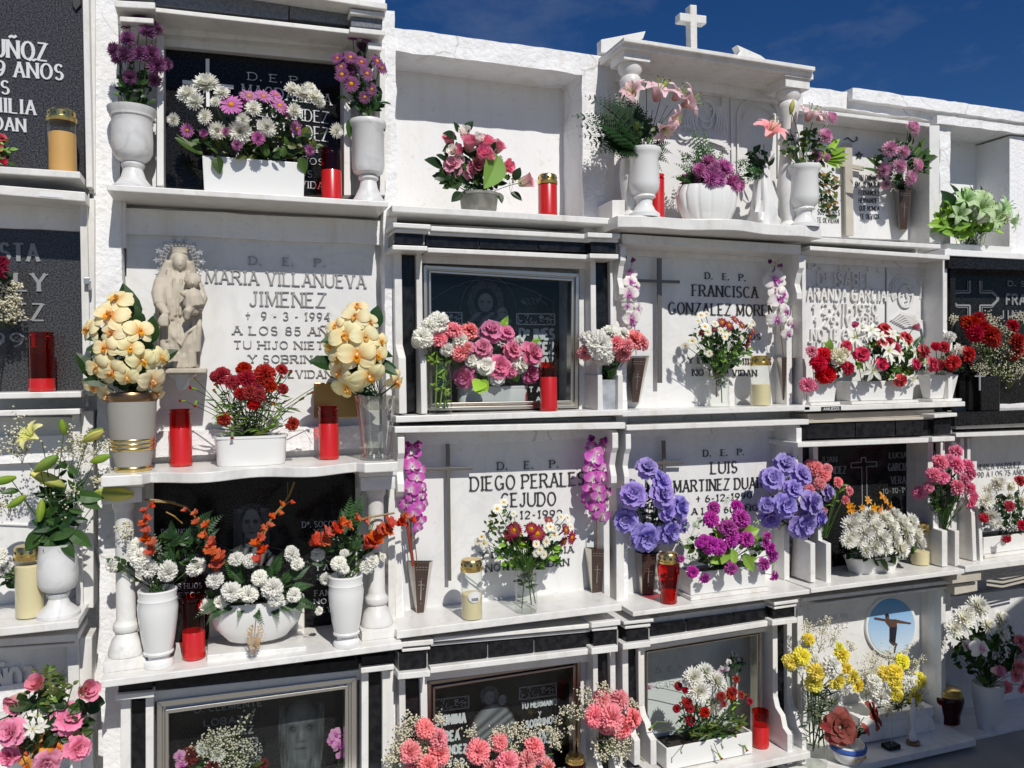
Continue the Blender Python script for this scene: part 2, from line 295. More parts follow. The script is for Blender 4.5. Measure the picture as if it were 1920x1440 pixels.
# ------------------------------------------------------------------ the wall of niches
class N:
    """one tomb front: root Empty at its shelf, every part a child"""
    def __init__(s, label, shelf, df=.15, db=-.08, group='tomb fronts in the niche wall', smat='marble', wave=None):
        x0, y0, x1, y1, h = shelf; P = (W(x0, y0, df)+W(x1, y1, df))/2
        s.z = P.z; s.df = df
        s.o = thing('tomb_front', label, 'tomb', P, group)
        mb = MB()
        if wave:
            a = W(x0, y0, df); b = W(x1, y1, df); hh = a.z-W(x0, y0+h, df).z; n = 40; top = []
            for i in range(n+1):
                t = i/n; top.append(Vector((a.x+(b.x-a.x)*t, -df-wave(t), s.z)))
            pts = top+[Vector((b.x, -db, s.z)), Vector((a.x, -db, s.z))]
            m = len(pts); mb.add(pts+[p-Vector((0,0,hh)) for p in pts], [tuple(range(m)), tuple(reversed(range(m, 2*m)))]+[(i, i+m, (i+1)%m+m, (i+1)%m) for i in range(m)])
        else:
            a = [W(*p, df) for p in ((x0,y0),(x1,y1),(x1,y1+h),(x0,y0+h))]
            hh = (a[0].z-a[3].z)
            mb.box(a[0].x, a[1].x, -df, -db, s.z-hh, s.z)
        mb.build('shelf', smat, s.o, .003)
    def part(s, name, m, fn, bevel=.002, parent=None, **k):
        mb = MB(); fn(mb); return mb.build(name, m, parent or s.o, bevel, **k)
    def slab(s, pts, d, m='marble_slab', th=.03): return s.part('slab', m, lambda b: b.quad(pts, d, d-th), .0015)
    def letters(s, lines, d, m='black_letter', **k):
        for l in lines:
            for i in range(len(l[0].split())):
                mb = MB(); text(mb, *l, d, word=i, **k); mb.build('inscription_word', m, s.o)
    def jamb(s, x0, x1, yt, yb, prof, db=-.08, m='marble'):
        """upright of white marble in side profile: prof = [(fraction from top, protrusion)]"""
        d = prof[-1][1]; a = W(x0, yb, d); d0 = prof[0][1]; zt = W(x0, yt, d0).z; zb = a.z
        x0m = W(x0, yt, d0).x; w = abs(W(x1, yt, d0).x-x0m)
        pts = [(-q, zt+(zb-zt)*t) for t, q in prof]+[(-db, zb), (-db, zt)]
        mb = MB(); mb.profile(x0m, x0m+w, pts); return mb.build('jamb', m, s.o, .002)
    def cross(s, v, hb, wv, wh, d, m='steel', depth=.008):
        (x0,y0,x1,y1), (a0,b0,a1,b1) = v, hb; mb = MB()
        mb.quad([(x0-wv/2,y0),(x0+wv/2,y0),(x1+wv/2,y1),(x1-wv/2,y1)], d, d-depth)
        mb.quad([(a0,b0-wh/2),(a1,b1-wh/2),(a1,b1+wh/2),(a0,b0+wh/2)], d, d-depth)
        return mb.build('cross', m, s.o, .001)
    def frame(s, q, w, d, m='aluminium', pane=True, th=.04):
        """glazed metal frame: q = outer photo corners TL TR BR BL"""
        c = (sum(p[0] for p in q)/4, sum(p[1] for p in q)/4); mb = MB()
        def inset(k): return [(x+(k if x < c[0] else -k), y+(k if y < c[1] else -k)) for x, y in q]
        for k0, k1, dd in ((0, w*.45, d), (w*.45, w*.7, d-.012), (w*.7, w, d+.004)):
            o, i = inset(k0), inset(k1)
            for a in range(4):
                b = (a+1) % 4
                mb.k += 1; e = dd+mb.k*.00005
                fr = [W(*o[a], e), W(*o[b], e), W(*i[b], e), W(*i[a], e)]
                mb.hexa(fr, [Vector((p.x, -d+th, p.z)) for p in fr])
        f = mb.build('window_frame', m, s.o, .0015)
        if pane:
            i = inset(w*.8); p = MB(); p.quad(i, d-.014, d-.018); p.build('pane', 'pane_glass', f)
        return f
def zof(x0, y0, x1, y1, d=0): return (W(x0, y0, d).z+W(x1, y1, d).z)/2
def X(px, d=0, py=650): return W(px, py, d).x
def plaster_box(mb, x0, x1, y0, y1, z0, z1, step=.045, amp=.005):
    def nseg(a, b): return max(1, int(round((b-a)/step)))
    nx, ny, nz = nseg(x0, x1), nseg(y0, y1), nseg(z0, z1)
    def jit(p):
        q = p*9; r = p*31
        return p+Vector((noise.noise(q+Vector((7,0,0))), noise.noise(q+Vector((0,13,0))), noise.noise(q+Vector((0,0,29)))))*amp+Vector((noise.noise(r), noise.noise(r+Vector((5,5,5))), noise.noise(r+Vector((9,2,4)))))*amp*.5
    def grid(o, u, v, nu, nv):
        vs = [jit(o+u*(i/nu)+v*(j/nv)) for j in range(nv+1) for i in range(nu+1)]
        mb.add(vs, [(j*(nu+1)+i, j*(nu+1)+i+1, (j+1)*(nu+1)+i+1, (j+1)*(nu+1)+i) for j in range(nv) for i in range(nu)])
    o = Vector((x0, y0, z0)); a = Vector((x1-x0,0,0)); b = Vector((0,y1-y0,0)); c = Vector((0,0,z1-z0))
    grid(o, a, c, nx, nz); grid(o+b+a, -a, c, nx, nz)
    grid(o+b, -b, c, ny, nz); grid(o+a, b, c, ny, nz); grid(o+c, a, b, nx, ny); grid(o+b, a, -b, nx, ny)
TOP = zof(737,48,1920,215)
def wall():
    mb = MB()
    xa = X(178, 0); L, Rr = -1.75, 6.2
    x12 = (X(719, .02, 300), X(744, .02, 300)); x23 = (X(1093, 0, 300), X(1141, 0, 300)); x34 = (X(1494,0), X(1512,0)); x45 = (X(1762,0,400), X(1782,0,480))
    plaster_box(mb, L, Rr, .21, .95, 0, TOP-.02, .09)              # the body behind the niches
    plaster_box(mb, L, x12[1], .21, .95, TOP-.02, TOP+.42, .09)
    plaster_box(mb, xa, X(232, 0), 0, .22, 0, TOP+.42, .04)        # uprights between the columns of niches
    plaster_box(mb, x12[0], x12[1], -.02, .22, 0, TOP+.05, .03, .008)
    z1 = zof(735,398,1151,420,.1)
    plaster_box(mb, x23[0], x23[1]-.002, 0, .22, z1-.05, TOP-.06, .03)
    plaster_box(mb, X(1152,.0), X(1172,0), -.01, .22, 0, z1, .03)
    plaster_box(mb, x34[0], x34[1], .01, .22, 0, TOP-.05, .04)
    plaster_box(mb, x45[0], x45[1], 0, .22, 0, TOP-.1, .03)
    plaster_box(mb, X(2040,0), X(2075,0), 0, .22, 0, TOP-.1, .04)
    zl = zof(750,98,1092,137)
    plaster_box(mb, x12[1]-.03, X(1150,0,100), 0.002, .3, zl, TOP, .035, .006)     # lintel of the empty white niche
    zr = zof(1496,196,1742,230)
    plaster_box(mb, X(1150,0,100)+.001, Rr, .004, .3, zr+.012, TOP-.012, .035, .006)
    plaster_box(mb, X(1590,0,190), Rr, -.03, .12, TOP-.055, TOP-.002, .035, .005)    # coping
    plaster_box(mb, X(1750,0,225), Rr, -.025, .2, zr-.01, zr+.03, .035, .004)
    for za in (z1, zof(742,789,1808,762,.1), zof(752,1212,1809,1085,.15)):
        plaster_box(mb, L, Rr, .035, .22, za-.1, za-.012, .08)
    o = mb.build('niche_wall', 'plaster', smooth=False)
    tag(o, 'whitewashed plaster wall holding rows of burial niches under blue sky', 'wall')
    return zl
wall()
g = MB(); g.add([(-400,-400,0),(400,-400,0),(400,400,0),(-400,400,0)], [(0,1,2,3)])
go = g.build('ground', 'ground_mat'); go['kind'] = 'structure'
mb = MB(); mb.hexa([(2.75,-2.3,2.0),(5.6,-2.3,3.35),(5.6,-2.3,0),(2.75,-2.3,0)], [(2.75,-2.05,2.0),(5.6,-2.05,3.35),(5.6,-2.05,0),(2.75,-2.05,0)])  # unseen wall, added and sloped to cast shade on the lower right corner
tag(mb.build('shade_wall', 'plaster', bevel=.01), 'unseen wall with a sloping top, added at the right to shade the lower right corner', 'wall')
# ------------------------------------------------------------------ tomb fronts, column by column
G = GROUT = 'grout'
def engraved_face(b, cx, cy, s, d, halo=False):
    """strokes of a bearded face cut into stone"""
    def st(pts, w): 
        for p, q in zip(pts, pts[1:]):
            L = math.hypot(q[0]-p[0], q[1]-p[1]) or 1; nx, ny = -(q[1]-p[1])/L*w/2, (q[0]-p[0])/L*w/2
            b.poly([(p[0]+nx,p[1]+ny),(q[0]+nx,q[1]+ny),(q[0]-nx,q[1]-ny),(p[0]-nx,p[1]-ny)], d, .002)
    def E(x, y, rx, ry, a0, a1, w, n=10): st([(cx+s*(x+rx*math.cos(math.radians(a0+(a1-a0)*i/n))), cy+s*(y-ry*math.sin(math.radians(a0+(a1-a0)*i/n)))) for i in range(n+1)], w*s)
    return st, E

def halftone(b, x0, y0, x1, y1, d, tone, step=2.0, shear=0, gain=1):
    """portrait drilled into polished stone as a raster of pale dots"""
    ny = int((y1-y0)/step); nx = int((x1-x0)/step)
    for j in range(ny):
        for i in range(nx):
            u, v = (i+.5*(j % 2)+.25)/nx, (j+.5)/ny; t = min(1, max(0, tone(u, v)*gain))
            if t < .05: continue
            s = step*math.sqrt(t)*.5; x = x0+u*(x1-x0); y = y0+v*(y1-y0)+shear*(u-.5)
            b.add([W(x-s,y-s,d), W(x+s,y-s,d), W(x+s,y+s,d), W(x-s,y+s,d)], [(3,2,1,0)])
def GA(u, v, cx, cy, sx, sy): return math.exp(-((u-cx)/sx)**2-((v-cy)/sy)**2)
def SN(u, v): return .5+.5*noise.noise(Vector((u, v, 3.3)))
def EL(u, v, cx, cy, rx, ry): q = ((u-cx)/rx)**2+((v-cy)/ry)**2; return min(1, max(0, (1.0-q)*4))
def features(u, v, cx, cy, w, h):
    """eyes, brows, nose and mouth of a face of half width w, half height h"""
    U, V_ = (u-cx)/w, (v-cy)/h; t = 0
    for sx in (-.42, .42): t += -.55*GA(U,V_,sx,-.08,.24,.12)+.4*GA(U,V_,sx,-.06,.08,.035)+.30*GA(U,V_,sx,-.27,.28,.05)
    return t+.38*GA(U,V_,0,.12,.09,.26)-.3*GA(U,V_,-.2,.22,.08,.12)-.4*GA(U,V_,0,.36,.22,.035)-.5*GA(U,V_,0,.58,.32,.04)+.2*GA(U,V_,0,-.6,.5,.2)
def old_tone(u, v):
    q = math.hypot((u-.5)/.36, (v-.32)/.34); t = .50*max(0, 1-q**3)*(.75+.5*SN(u*14, v*14))*(1.15-.5*u)+.75*features(u,v,.5,.31,.36,.31)*max(0, 1-q**4)
    bw = .40*(1-max(0, v-.5)*.5)
    if v > .44 and abs(u-.5) < bw: t += (.15+.65*SN(u*34+v*6*(u-.5), v*7)**1.5)*min(1, (v-.44)*5)*(1 if not (.5 < v < .60 and abs(u-.5) < .1) else .6)
    if .05 < v < .5 and .30 < abs(u-.5) < .42: t += .5*SN(u*40, v*9)*GA(0, v, 0, .22, 1, .2)
    return t
def jesus_tone(u, v):
    t = .5*EL(u,v,.5,.34,.20,.25)+features(u,v,.5,.32,.20,.26)*EL(u,v,.5,.34,.24,.3)
    if .50 < v < .70: t += .45*SN(u*40, v*12)*EL(u,v,.5,.58,.17,.14)
    if .18 < abs(u-.5)+.0 < .36 and .1 < v < .8: t += .34*SN(u*46+math.sin(v*9)*1.6, v*5)
    if v < .16: t += .3*SN(u*30, v*30)*EL(u,v,.5,.14,.3,.13)
    if v > .70: t += .6*abs(math.sin(u*17+v*6))**3*EL(u,v,.5,1.0,.55,.32)
    return t
def madonna_tone(u, v):
    t = .6*EL(u,v,.46,.42,.13,.20)+features(u,v,.46,.42,.13,.2)*EL(u,v,.46,.42,.15,.22)
    r = math.hypot((u-.46)/.26, (v-.42)/.40); t += .38*SN(u*30, v*20)*(.72 < r < 1.15)*(v < .8)
    t += .55*EL(u,v,.74,.62,.085,.12)+features(u,v,.74,.62,.085,.12)*EL(u,v,.74,.62,.1,.14)
    if v > .62: t += .65*abs(math.sin(u*15+v*5+math.sin(v*9)))**4*EL(u,v,.5,1.05,.52,.50)
    return t
def mother_tone(u, v):
    t = .7*EL(u,v,.42,.20,.11,.12)+features(u,v,.42,.20,.11,.12)*EL(u,v,.42,.2,.12,.14)+.7*EL(u,v,.68,.26,.085,.09)+features(u,v,.68,.26,.085,.09)*EL(u,v,.68,.26,.1,.1)
    t += .6*SN(u*20, v*14)*EL(u,v,.42,.16,.2,.16)*(math.hypot((u-.42)/.11,(v-.2)/.12) > 1)
    t += (.30+.6*abs(math.sin(u*9+v*13+1.6*math.sin(v*7+u*3)))**2)*EL(u,v,.5,.72,.46,.42)*(v > .30)
    return t
# --- far left column -------------------------------------------------------
A1 = N('black granite tomb front, topmost at the far left, orange candle on its shelf', (-110,306,150,320,14), .15, smat='marble')
A1.slab([(-110,-40),(158,-25),(158,345),(-110,330)], -.03, 'speckled_granite')
A1.jamb(154, 166, -40, 350, [(0,.05),(1,.05)]); A1.part('side_strip', 'marble', lambda b: b.post(167,179,-40,362,.01,-.1))
A1.letters([('MUÑOZ',-44,103,88,115,33),('A LOS 79 AÑOS',-150,135,118,150,29),('TUS HIJOS',-150,165,17,177,25),('SU FAMILIA',-120,200,67,216,27),('NO TE OLVIDAN',-190,228,48,248,25)], -.03, 'white_letter', th=.17)
A1.part('ornament', 'black_letter', lambda b: b.poly([(134,-5),(150,-5),(152,8),(142,20),(136,10)], -.02, .01))
A2 = N('black granite tomb front with faded grey capitals and a latch on its white frame', (-110,737,152,735,12), .12)
A2.slab([(-110,370),(154,378),(156,740),(-110,740)], -.05, 'speckled_granite')
A2.part('header', 'marble', lambda b: (b.bar(-110,338,160,360,18,.12,-.06)), .003)
A2.part('sticker', 'sticker', lambda b: b.bar(74,359,117,362,9,.1215,.119), 0)
A2.jamb(149, 163, 380, 740, [(0,.05),(1,.05)]); A2.part('side_strip', 'marble', lambda b: b.post(163,177,372,742,.03,-.08))
A2.part('latch', 'aluminium', lambda b: (b.post(157,168,520,532,.075,.05), b.post(165,170,525,543,.07,.05)))
A2.letters([('BATISTA',-95,487,73,490,33),('KELLY',-70,543,86,546,33),('JIMENEZ',-120,598,82,601,32),('1991',-40,650,68,651,26)], -.05, 'grey_letter', th=.2)
A3 = N('pale marble tomb front at the far left with a lily vase on its shelf', (-110,1189,147,1163,16), .22)
A3.slab([(-110,782),(140,782),(140,1160),(-110,1170)], -.06)
A3.part('header', 'marble', lambda b: b.bar(-110,772,150,766,11,.10,-.06), .003)
A3.jamb(135, 149, 778, 1150, [(0,.04),(1,.04)]); A3.part('side_strip', 'marble', lambda b: b.post(151,175,770,1140,.02,-.08))
A3.part('relief', 'marble_slab', lambda b: [b.poly([(x0,y0),(x1,y1),(x1,y1+4),(x0,y0+4)], -.052, .02) for x0,y0,x1,y1 in ((-20,860,20,850),(20,850,45,858),(-20,980,110,985),(45,858,60,880))])
A4 = N('pale marble tomb front with embossed capitals behind a rose and orchid spray', (-110,1560,147,1530,16), .2)
A4.slab([(-110,1195),(140,1195),(140,1520),(-110,1540)], -.05)
A4.part('header', 'marble', lambda b: (b.bar(-110,1206,147,1188,14,.13,-.06), b.bar(-110,1222,140,1206,6,.09,-.06)), .003)
A4.jamb(126, 147, 1205, 1520, [(0,.05),(1,.05)]); A4.part('side_strip', 'marble', lambda b: b.post(149,172,1195,1520,.03,-.08))
A4.letters([('MUÑOZ',-60,1290,62,1288,38),('JIMENEZ',-80,1345,40,1343,34)], -.05, 'marble', serif=False, th=.2, depth=.012)
# --- column with the statue ------------------------------------------------
B1n = N('black granite tomb front with a white cross under a grey granite frieze', (200,345,728,378,12), .16)
B1n.slab([(305,90),(648,125),(648,366),(305,350)], -.05, 'black_granite')
B1n.part('backing', 'plaster_smooth', lambda b: b.quad([(228,-30),(722,-10),(722,368),(228,348)], -.085, -.2), 0)
B1n.part('lintel', 'marble', lambda b: (b.quad([(290,40),(660,70),(660,92),(290,62)], .02, -.1), b.quad([(290,62),(660,94),(660,118),(290,84)], -.02, -.1)))
B1n.part('frieze', 'grey_granite', lambda b: (b.bar(290,-34,541,-6,43,.11,-.1), b.bar(543,-6,662,8,40,.108,-.1), b.bar(658,31,717,36,18,.15,-.05), b.bar(222,-30,288,-22,20,.15,-.05)))
B1n.part('cornice', 'marble', lambda b: (b.bar(288,13,660,55,9,.14,-.08), b.bar(656,16,722,23,9,.17,-.05), b.bar(656,50,722,57,10,.17,-.05), b.bar(290,-60,726,6,12,.19,-.05), b.bar(215,0,291,4,13,.17,-.05), b.bar(224,30,288,34,10,.15,-.05), b.bar(690,79,716,82,13,.14,-.05)), .003)
B1n.part('jamb', 'marble', lambda b: b.post(294,307,66,348,.05,-.08)); B1n.part('jamb', 'marble', lambda b: b.post(645,658,95,366,.05,-.08))
B1n.part('side_strip', 'marble', lambda b: b.post(228,238,60,345,.0,-.09)); B1n.part('side_strip', 'marble', lambda b: b.post(712,722,90,366,.03,-.09))
B1n.letters([('D. E. P.',466,150,566,159,14),('MAGDALENA',454,179,621,198,21),('FERNANDEZ',470,216,615,232,22),('HERNANDEZ',470,250,615,266,26),('2-5-1994',480,275,597,287,12),('A LOS 88 AÑOS',440,299,606,310,12),('TUS HIJOS',480,326,585,333,13),('NO TE OLVIDA',470,346,606,355,13)], -.05, 'white_letter')
B1n.cross((389,110,390,200), (342,153,438,163), 7, 7, -.03, 'white_metal')
B1n.part('screw', 'dark_brass', lambda b: (b.poly([(247,361),(255,361),(251,367)], .1, .02), b.poly([(685,386),(695,387),(690,392)], .1, .02)), 0)
wv = lambda t: (.035*math.cos((t-.14)/.72*4*PI-PI)+.035)*(.14 < t < .86)+.0+(.03 if t < .14 or t > .86 else -.01)
B2 = N('white marble tomb front with a statue of a crowned mother and child and silver capitals', (191,887,743,868,20), .21, wave=wv)
B2.slab([(237,434),(703,458),(712,800),(237,812)], -.06)
B2.part('backing', 'plaster_smooth', lambda b: b.quad([(222,370),(735,400),(735,880),(222,890)], -.085, -.2), 0)
B2.part('side_strip', 'plaster_smooth', lambda b: b.post(222,235,378,462,-.01,-.1))
B2.letters([('D.    E.    P.',468,496.5,609,501,15),('MARIA VILLANUEVA',386.5,530,685,540,25),('JIMENEZ',469.6,573,610,575.7,27),('+  9 - 3 - 1994',461,599,618,601,15),('A LOS 85 AÑOS',437,626,651,629,15),('TU HIJO NIETOS',439,652.7,640,654,14),('Y SOBRINOS',467,679,618,680,14),('NO TE OLVIDAN',445,706,622,708,14)], -.06, 'silver_letter', depth=.006)
B2.part('plaque', 'gold_square', lambda b: b.quad([(589,718),(672,716),(672,782),(589,784)], -.05, -.07))
B3 = N('black granite tomb front between two white columns, engraved with a bearded haloed face', (189,1270,755,1211,14), .22)
B3.slab([(287,900),(668,885),(670,1190),(288,1222)], -.08, 'black_granite')
B3.part('backing', 'plaster_smooth', lambda b: b.quad([(200,880),(737,870),(737,1215),(200,1255)], -.1, -.2), 0)
B3.part('jamb', 'marble', lambda b: b.post(222,288,905,1232,-.06,-.1)); B3.part('jamb', 'marble', lambda b: b.post(667,738,890,1205,-.06,-.1)); B3.part('jamb', 'marble', lambda b: b.post(728,741,885,1195,.06,-.1))
def column(n, cx, yt, yb, r, d):
    c = W(cx, yb, d); c.z = n.z; k = MPP(c); zt = W(cx, yt, d).z-n.z; r *= k; mb = MB()
    mb.box(c.x-r*2.1, c.x+r*2.1, c.y-r*2.1, c.y+r*2.1, n.z, n.z+.035)
    mb.lathe([(r*1.9,.036),(r*1.85,.05),(r*1.5,.085),(r*1.15,.10),(r*1.1,.11)], c, 24)
    mb.lathe([(r*1.2,.111),(r*1.35,.12),(r*1.35,.135),(r*1.1,.145),(r,.155),(r*.95,zt-.035),(r*1.0,zt-.03),(r*1.2,zt-.02),(r*1.2,zt)], c, 24)
    mb.box(c.x-r*2, c.x+r*2, c.y-r*2, c.y+r*2, zt+n.z+.001, zt+n.z+.05)
    mb.box(c.x-r*2.2, c.x+r*2.2, c.y-r*2.2, c.y+r*2.2, zt+n.z+.051, zt+n.z+.075)
    return mb.build('column', 'marble', n.o, .003, smooth=True, auto=True)
column(B3, 238, 939, 1234, 17, .09); column(B3, 707, 915, 1190, 16, .09)
B3.part('pedestal', 'marble', lambda b: (b.quad([(388,1229),(575,1212),(575,1226),(388,1243)], .17, -.07)), .003)
B3.part('back_panel', 'marble', lambda b: b.quad([(392,1140),(571,1130),(571,1208),(392,1222)], -.02, -.07), .003)
B3.letters([('D.FRANCISCO',303,1002,372,1001,10),('VILLALBA',318,1020,372,1019,10),('+ 1-1-1990',312,1049,372,1046,8),('TUS HIJOS',318,1105,378,1102,10),('NIETOS Y',318,1122,393,1119,10),
 ('Da. SOCORRO',567,989,650,986,11),('VILLAR',589,1002,645,1000,10),('+ 5-1992',596,1015,668,1013,8),('Y A LOS',592,1069,650,1066,10),('SU',594,1086,612,1085,9),('FAMILIA',590,1117,650,1114,10),('NO TE',589,1132,640,1130,9),('OLVIDA',592,1148,650,1145,9)], -.08, 'white_letter')
def jesus(b):
    st, E = engraved_face(b, 473, 975, 1, -.0785)
    for i in range(40):
        a = 2*PI*i/40; r0, r1 = 26+(i % 2)*4, 40+10*((i*7) % 5)/5
        if abs(math.sin(a)) < .95 and math.sin(a) > -.5: st([(468+r0*math.cos(a), 972-r0*math.sin(a)*1.05),(468+r1*math.cos(a), 972-r1*math.sin(a))], .8)
    for k in range(9): st([(430-k*3, 1034-k*2),(436+k*5, 1030+k*3),(470+k*2, 1045+k*2)], 1.2); st([(500+k*6, 1024+k),(528+k*5, 1030+k*3),(520+k*7, 1048+k*2)], 1.2)
B3.part('engraving', 'faint_letter', jesus, 0); B3.part('engraved_portrait', 'dim_letter', lambda b: halftone(b, 425, 942, 518, 1062, -.0755, jesus_tone, 1.9, -3, 1.6), 0)
B4 = N('black tomb front behind an aluminium glazed frame, engraved with an old bearded man', (175,1580,745,1510,16), .2)
B4.slab([(300,1320),(668,1275),(668,1520),(300,1560)], -.10, 'black_granite')
B4.part('frieze', 'black_tile', lambda b: (b.bar(222,1283,286,1277,16,.13,-.08), b.bar(286,1277,678,1236,17,.10,-.08), b.bar(678,1232,740,1226,19,.13,-.08)))
B4.part('capital', 'marble', lambda b: b.bar(216,1303,289,1297,11,.15,-.06), .003); B4.part('capital', 'marble', lambda b: b.bar(677,1253,739,1246,10,.15,-.06), .003)
B4.part('lintel', 'marble', lambda b: b.bar(288,1296,678,1255,20,.05,-.08))
B4.part('pilaster', 'black_tile', lambda b: b.post(244,274,1313,1560,.07,-.08)); B4.part('pilaster', 'black_tile', lambda b: b.post(690,718,1262,1540,.07,-.08))
for a, b_, y in ((226,245,1312),(273,288,1308),(678,691,1262),(717,738,1258)): B4.part('jamb', 'marble', lambda b: b.post(a,b_,y,1545,.10,-.08))
B4.frame([(294,1316),(669,1270),(669,1530),(294,1560)], 22, .06)
B4.letters([('D. CLEMENTE',366,1336,491,1322,11),('LOBATO',383,1361,473,1351,12),('JIMENEZ',390,1383,475,1373,14),('2-1-1993',395,1402,484,1393,11),('A LOS 72 AÑOS',370,1420,492,1410,12),('TU MUJER',400,1436,490,1428,11)], -.10, 'dim_letter', serif=False, th=.2)
B4.part('engraved_portrait', 'dim_letter', lambda b: halftone(b, 514, 1310, 616, 1500, -.0985, old_tone, 1.6, -10, 1.15), 0)
# --- second column ---------------------------------------------------------
C1 = N('empty whitewashed niche with a pot of pink roses and one red candle, below the sky', (735,385,1151,408,13), .12, db=-.21)
C1.part('lining', 'plaster_smooth', lambda b: (b.quad([(700,80),(1170,110),(1170,420),(700,400)], -.195, -.209)), 0)
def cornice(n, m1, m2, x):
    n.part('frieze', 'black_tile', lambda b: [b.bar(*q) for q in m1]); n.part('cornice', 'marble', lambda b: [b.bar(*q) for q in m2], .003)
    n.part('frieze_backing', 'grout', lambda b: [b.bar(q[0]-2,q[1]+1,q[2]+2,q[3]+1,q[4]-1,q[5]-.012,q[6]) for q in m1], 0)
C2 = N('black tomb front in a steel glazed frame with lace borders and a pink rose planter', (742,779,1169,769,12), .13)
cornice(C2, [(740,437,794,440,19,.13,-.08),(797,442,898,446.5,19,.10,-.08),(900,446.6,1008,451,18,.10,-.08),(1010,451,1104,455,18,.10,-.08),(1108,454,1155,456,18,.13,-.08)],
 [(737,417,808,421,9,.16,-.08),(808,423.6,1103,439,9,.13,-.08),(1102,435.5,1163,438,9,.16,-.08),(740,428,802,431,7,.145,-.08),(803,434,1103,448,6,.115,-.08),(1103,446,1160,448,6,.145,-.08),(736,459,802,461.5,9,.15,-.08),(802,464,1106,477.5,9,.12,-.08),(1106,475,1160,476.5,9,.15,-.08)], 0)
C2.part('lintel', 'marble', lambda b: b.quad([(790,474),(1108,487),(1108,505),(790,493)], .02, -.08))
for p in ((739,753,470),(780,791,473),(1107,1117,486),(1144,1154,486)):
    C2.jamb(p[0], p[1], p[2], 776 if p[0] < 1000 else 769, [(0,.055),(.58,.055),(.66,.105),(1,.11)])
C2.part('pilaster', 'black_tile', lambda b: b.post(753,781,470,772,.03,-.08)); C2.part('pilaster', 'black_tile', lambda b: b.post(1116,1145,486,768,.03,-.08))
C2.part('flower_holder', 'grey_marble', lambda b: b.post(1128,1160,712,769,.105,.03)); C2.part('holder_cheek', 'marble', lambda b: b.post(1121,1129,703,769,.125,-.03)); C2.part('holder_cheek', 'marble', lambda b: b.post(1159,1168,703,769,.125,-.03))
C2.part('reveal', 'marble', lambda b: b.post(1086,1108,487,768,.0,-.08)); 
C2.slab([(775,490),(1095,505),(1095,775),(775,775)], -.17, 'black_granite')
C2.part('lining', 'grey_marble', lambda b: (b.quad([(1072,500),(1096,500),(1096,770),(1072,770)], -.035, -.168), b.quad([(790,496),(1096,508),(1096,515),(790,503)], -.035, -.168), b.quad([(790,762),(1096,756),(1096,765),(790,770)], -.035, -.168)), 0)
C2.frame([(794,497),(1086,513),(1084,765),(797,770)], 14, .02, 'steel')
C2.letters([('Da INES',974,636,1038,636,19),('BENITEZ',962,663,1038,663,20),('MUÑOZ',985,688,1036,688,18),('T AMO',992,735,1035,735,9),('ANO',1005,752,1035,752,8)], -.17, 'white_letter', serif=False, th=.26)
def lace(b, x0, y0, x1, y1, x2, y2, x3, y3, d):
    def P(u, v):
        t = (x0+(x1-x0)*u, y0+(y1-y0)*u); q = (x3+(x2-x3)*u, y3+(y2-y3)*u); return (t[0]+(q[0]-t[0])*v, t[1]+(q[1]-t[1])*v)
    st, E = engraved_face(b, 0, 0, 1, d)
    for a, c in (((0,0),(1,0)),((1,0),(1,1)),((1,1),(0,1)),((0,1),(0,0))): st([P(*a), P(*c)], 1.8)
    rr = random.Random(3)
    for k in range(34):
        u, v = rr.random(), rr.random(); a = rr.random()*PI
        st([P(u, v), P(min(1,max(0,u+.1*math.cos(a))), min(1,max(0,v+.4*math.sin(a))))], 1.2)
C2.part('engraved_border', 'white_letter', lambda b: (lace(b,969,588,1040,589,1040,609,969,608,-.168), lace(b,807,585,866,586,866,608,807,607,-.168)), 0)
def madonna(b):
    st, E = engraved_face(b, 915, 565, 1, -.168)
    E(0, 15, 52, 62, 0, 180, .8, 16)
    for k in range(14): a = k*.45; st([(990+20*math.cos(a)+k, 552+9*math.sin(a)+k*1.5),(996+20*math.cos(a)+k, 557+9*math.sin(a)+k*1.5)], 1.6)
    st([(805,565),(845,540),(880,527),(915,524),(960,532),(1005,548),(1038,566)], 1); st([(1038,566),(1038,588)], 1); st([(972,608),(972,640)], 1.2)
C2.part('engraving', 'dim_letter', madonna, 0); C2.part('engraved_portrait', 'grey_letter', lambda b: halftone(b, 858, 528, 972, 622, -.1665, madonna_tone, 1.9, 2, 1.3), 0)
C3 = N('white marble tomb front with a steel cross, between two strands of magenta orchids', (744,1181,1166,1134,15), .19)
C3.slab([(750,805),(1140,800),(1136,1126),(752,1168)], -.05)
C3.part('header', 'marble', lambda b: b.bar(740,800,1173,792,12,.13,-.08), .003)
br = [(0,.10),(.02,.115),(.10,.115),(.13,.10),(.20,.085),(.26,.10),(.30,.10),(.33,.075),(.335,.03),(1,.03)]
for a, b_, y0, y1 in ((744,757,813,1166),(1145,1156,806,1128)): C3.jamb(a, b_, y0, y1, br)
C3.letters([('D.    E.    P.',933,881,1046,876.5,14),('DIEGO PERALES',882.5,920,1094,909,26),('CEJUDO',940,949.6,1041,946.6,25),('4-12-1992',950,973,1053,969,14),('A LOS 70 AÑOS',914,999,1062,993,12),('Y DE TU FAMILIA',900,1048,1075,1035,12),('NO TE OLVIDAN',911,1072.5,1066,1059.6,13)], -.05, 'black_letter', depth=.0055)
C3.cross((840,833,843,1089), (795,880.5,886,878.5), 7, 5.5, -.015, 'dark_steel')
C4 = N('black tomb front in a bronze glazed frame with lace borders and pink carnations', (735,1560,1166,1500,16), .19)
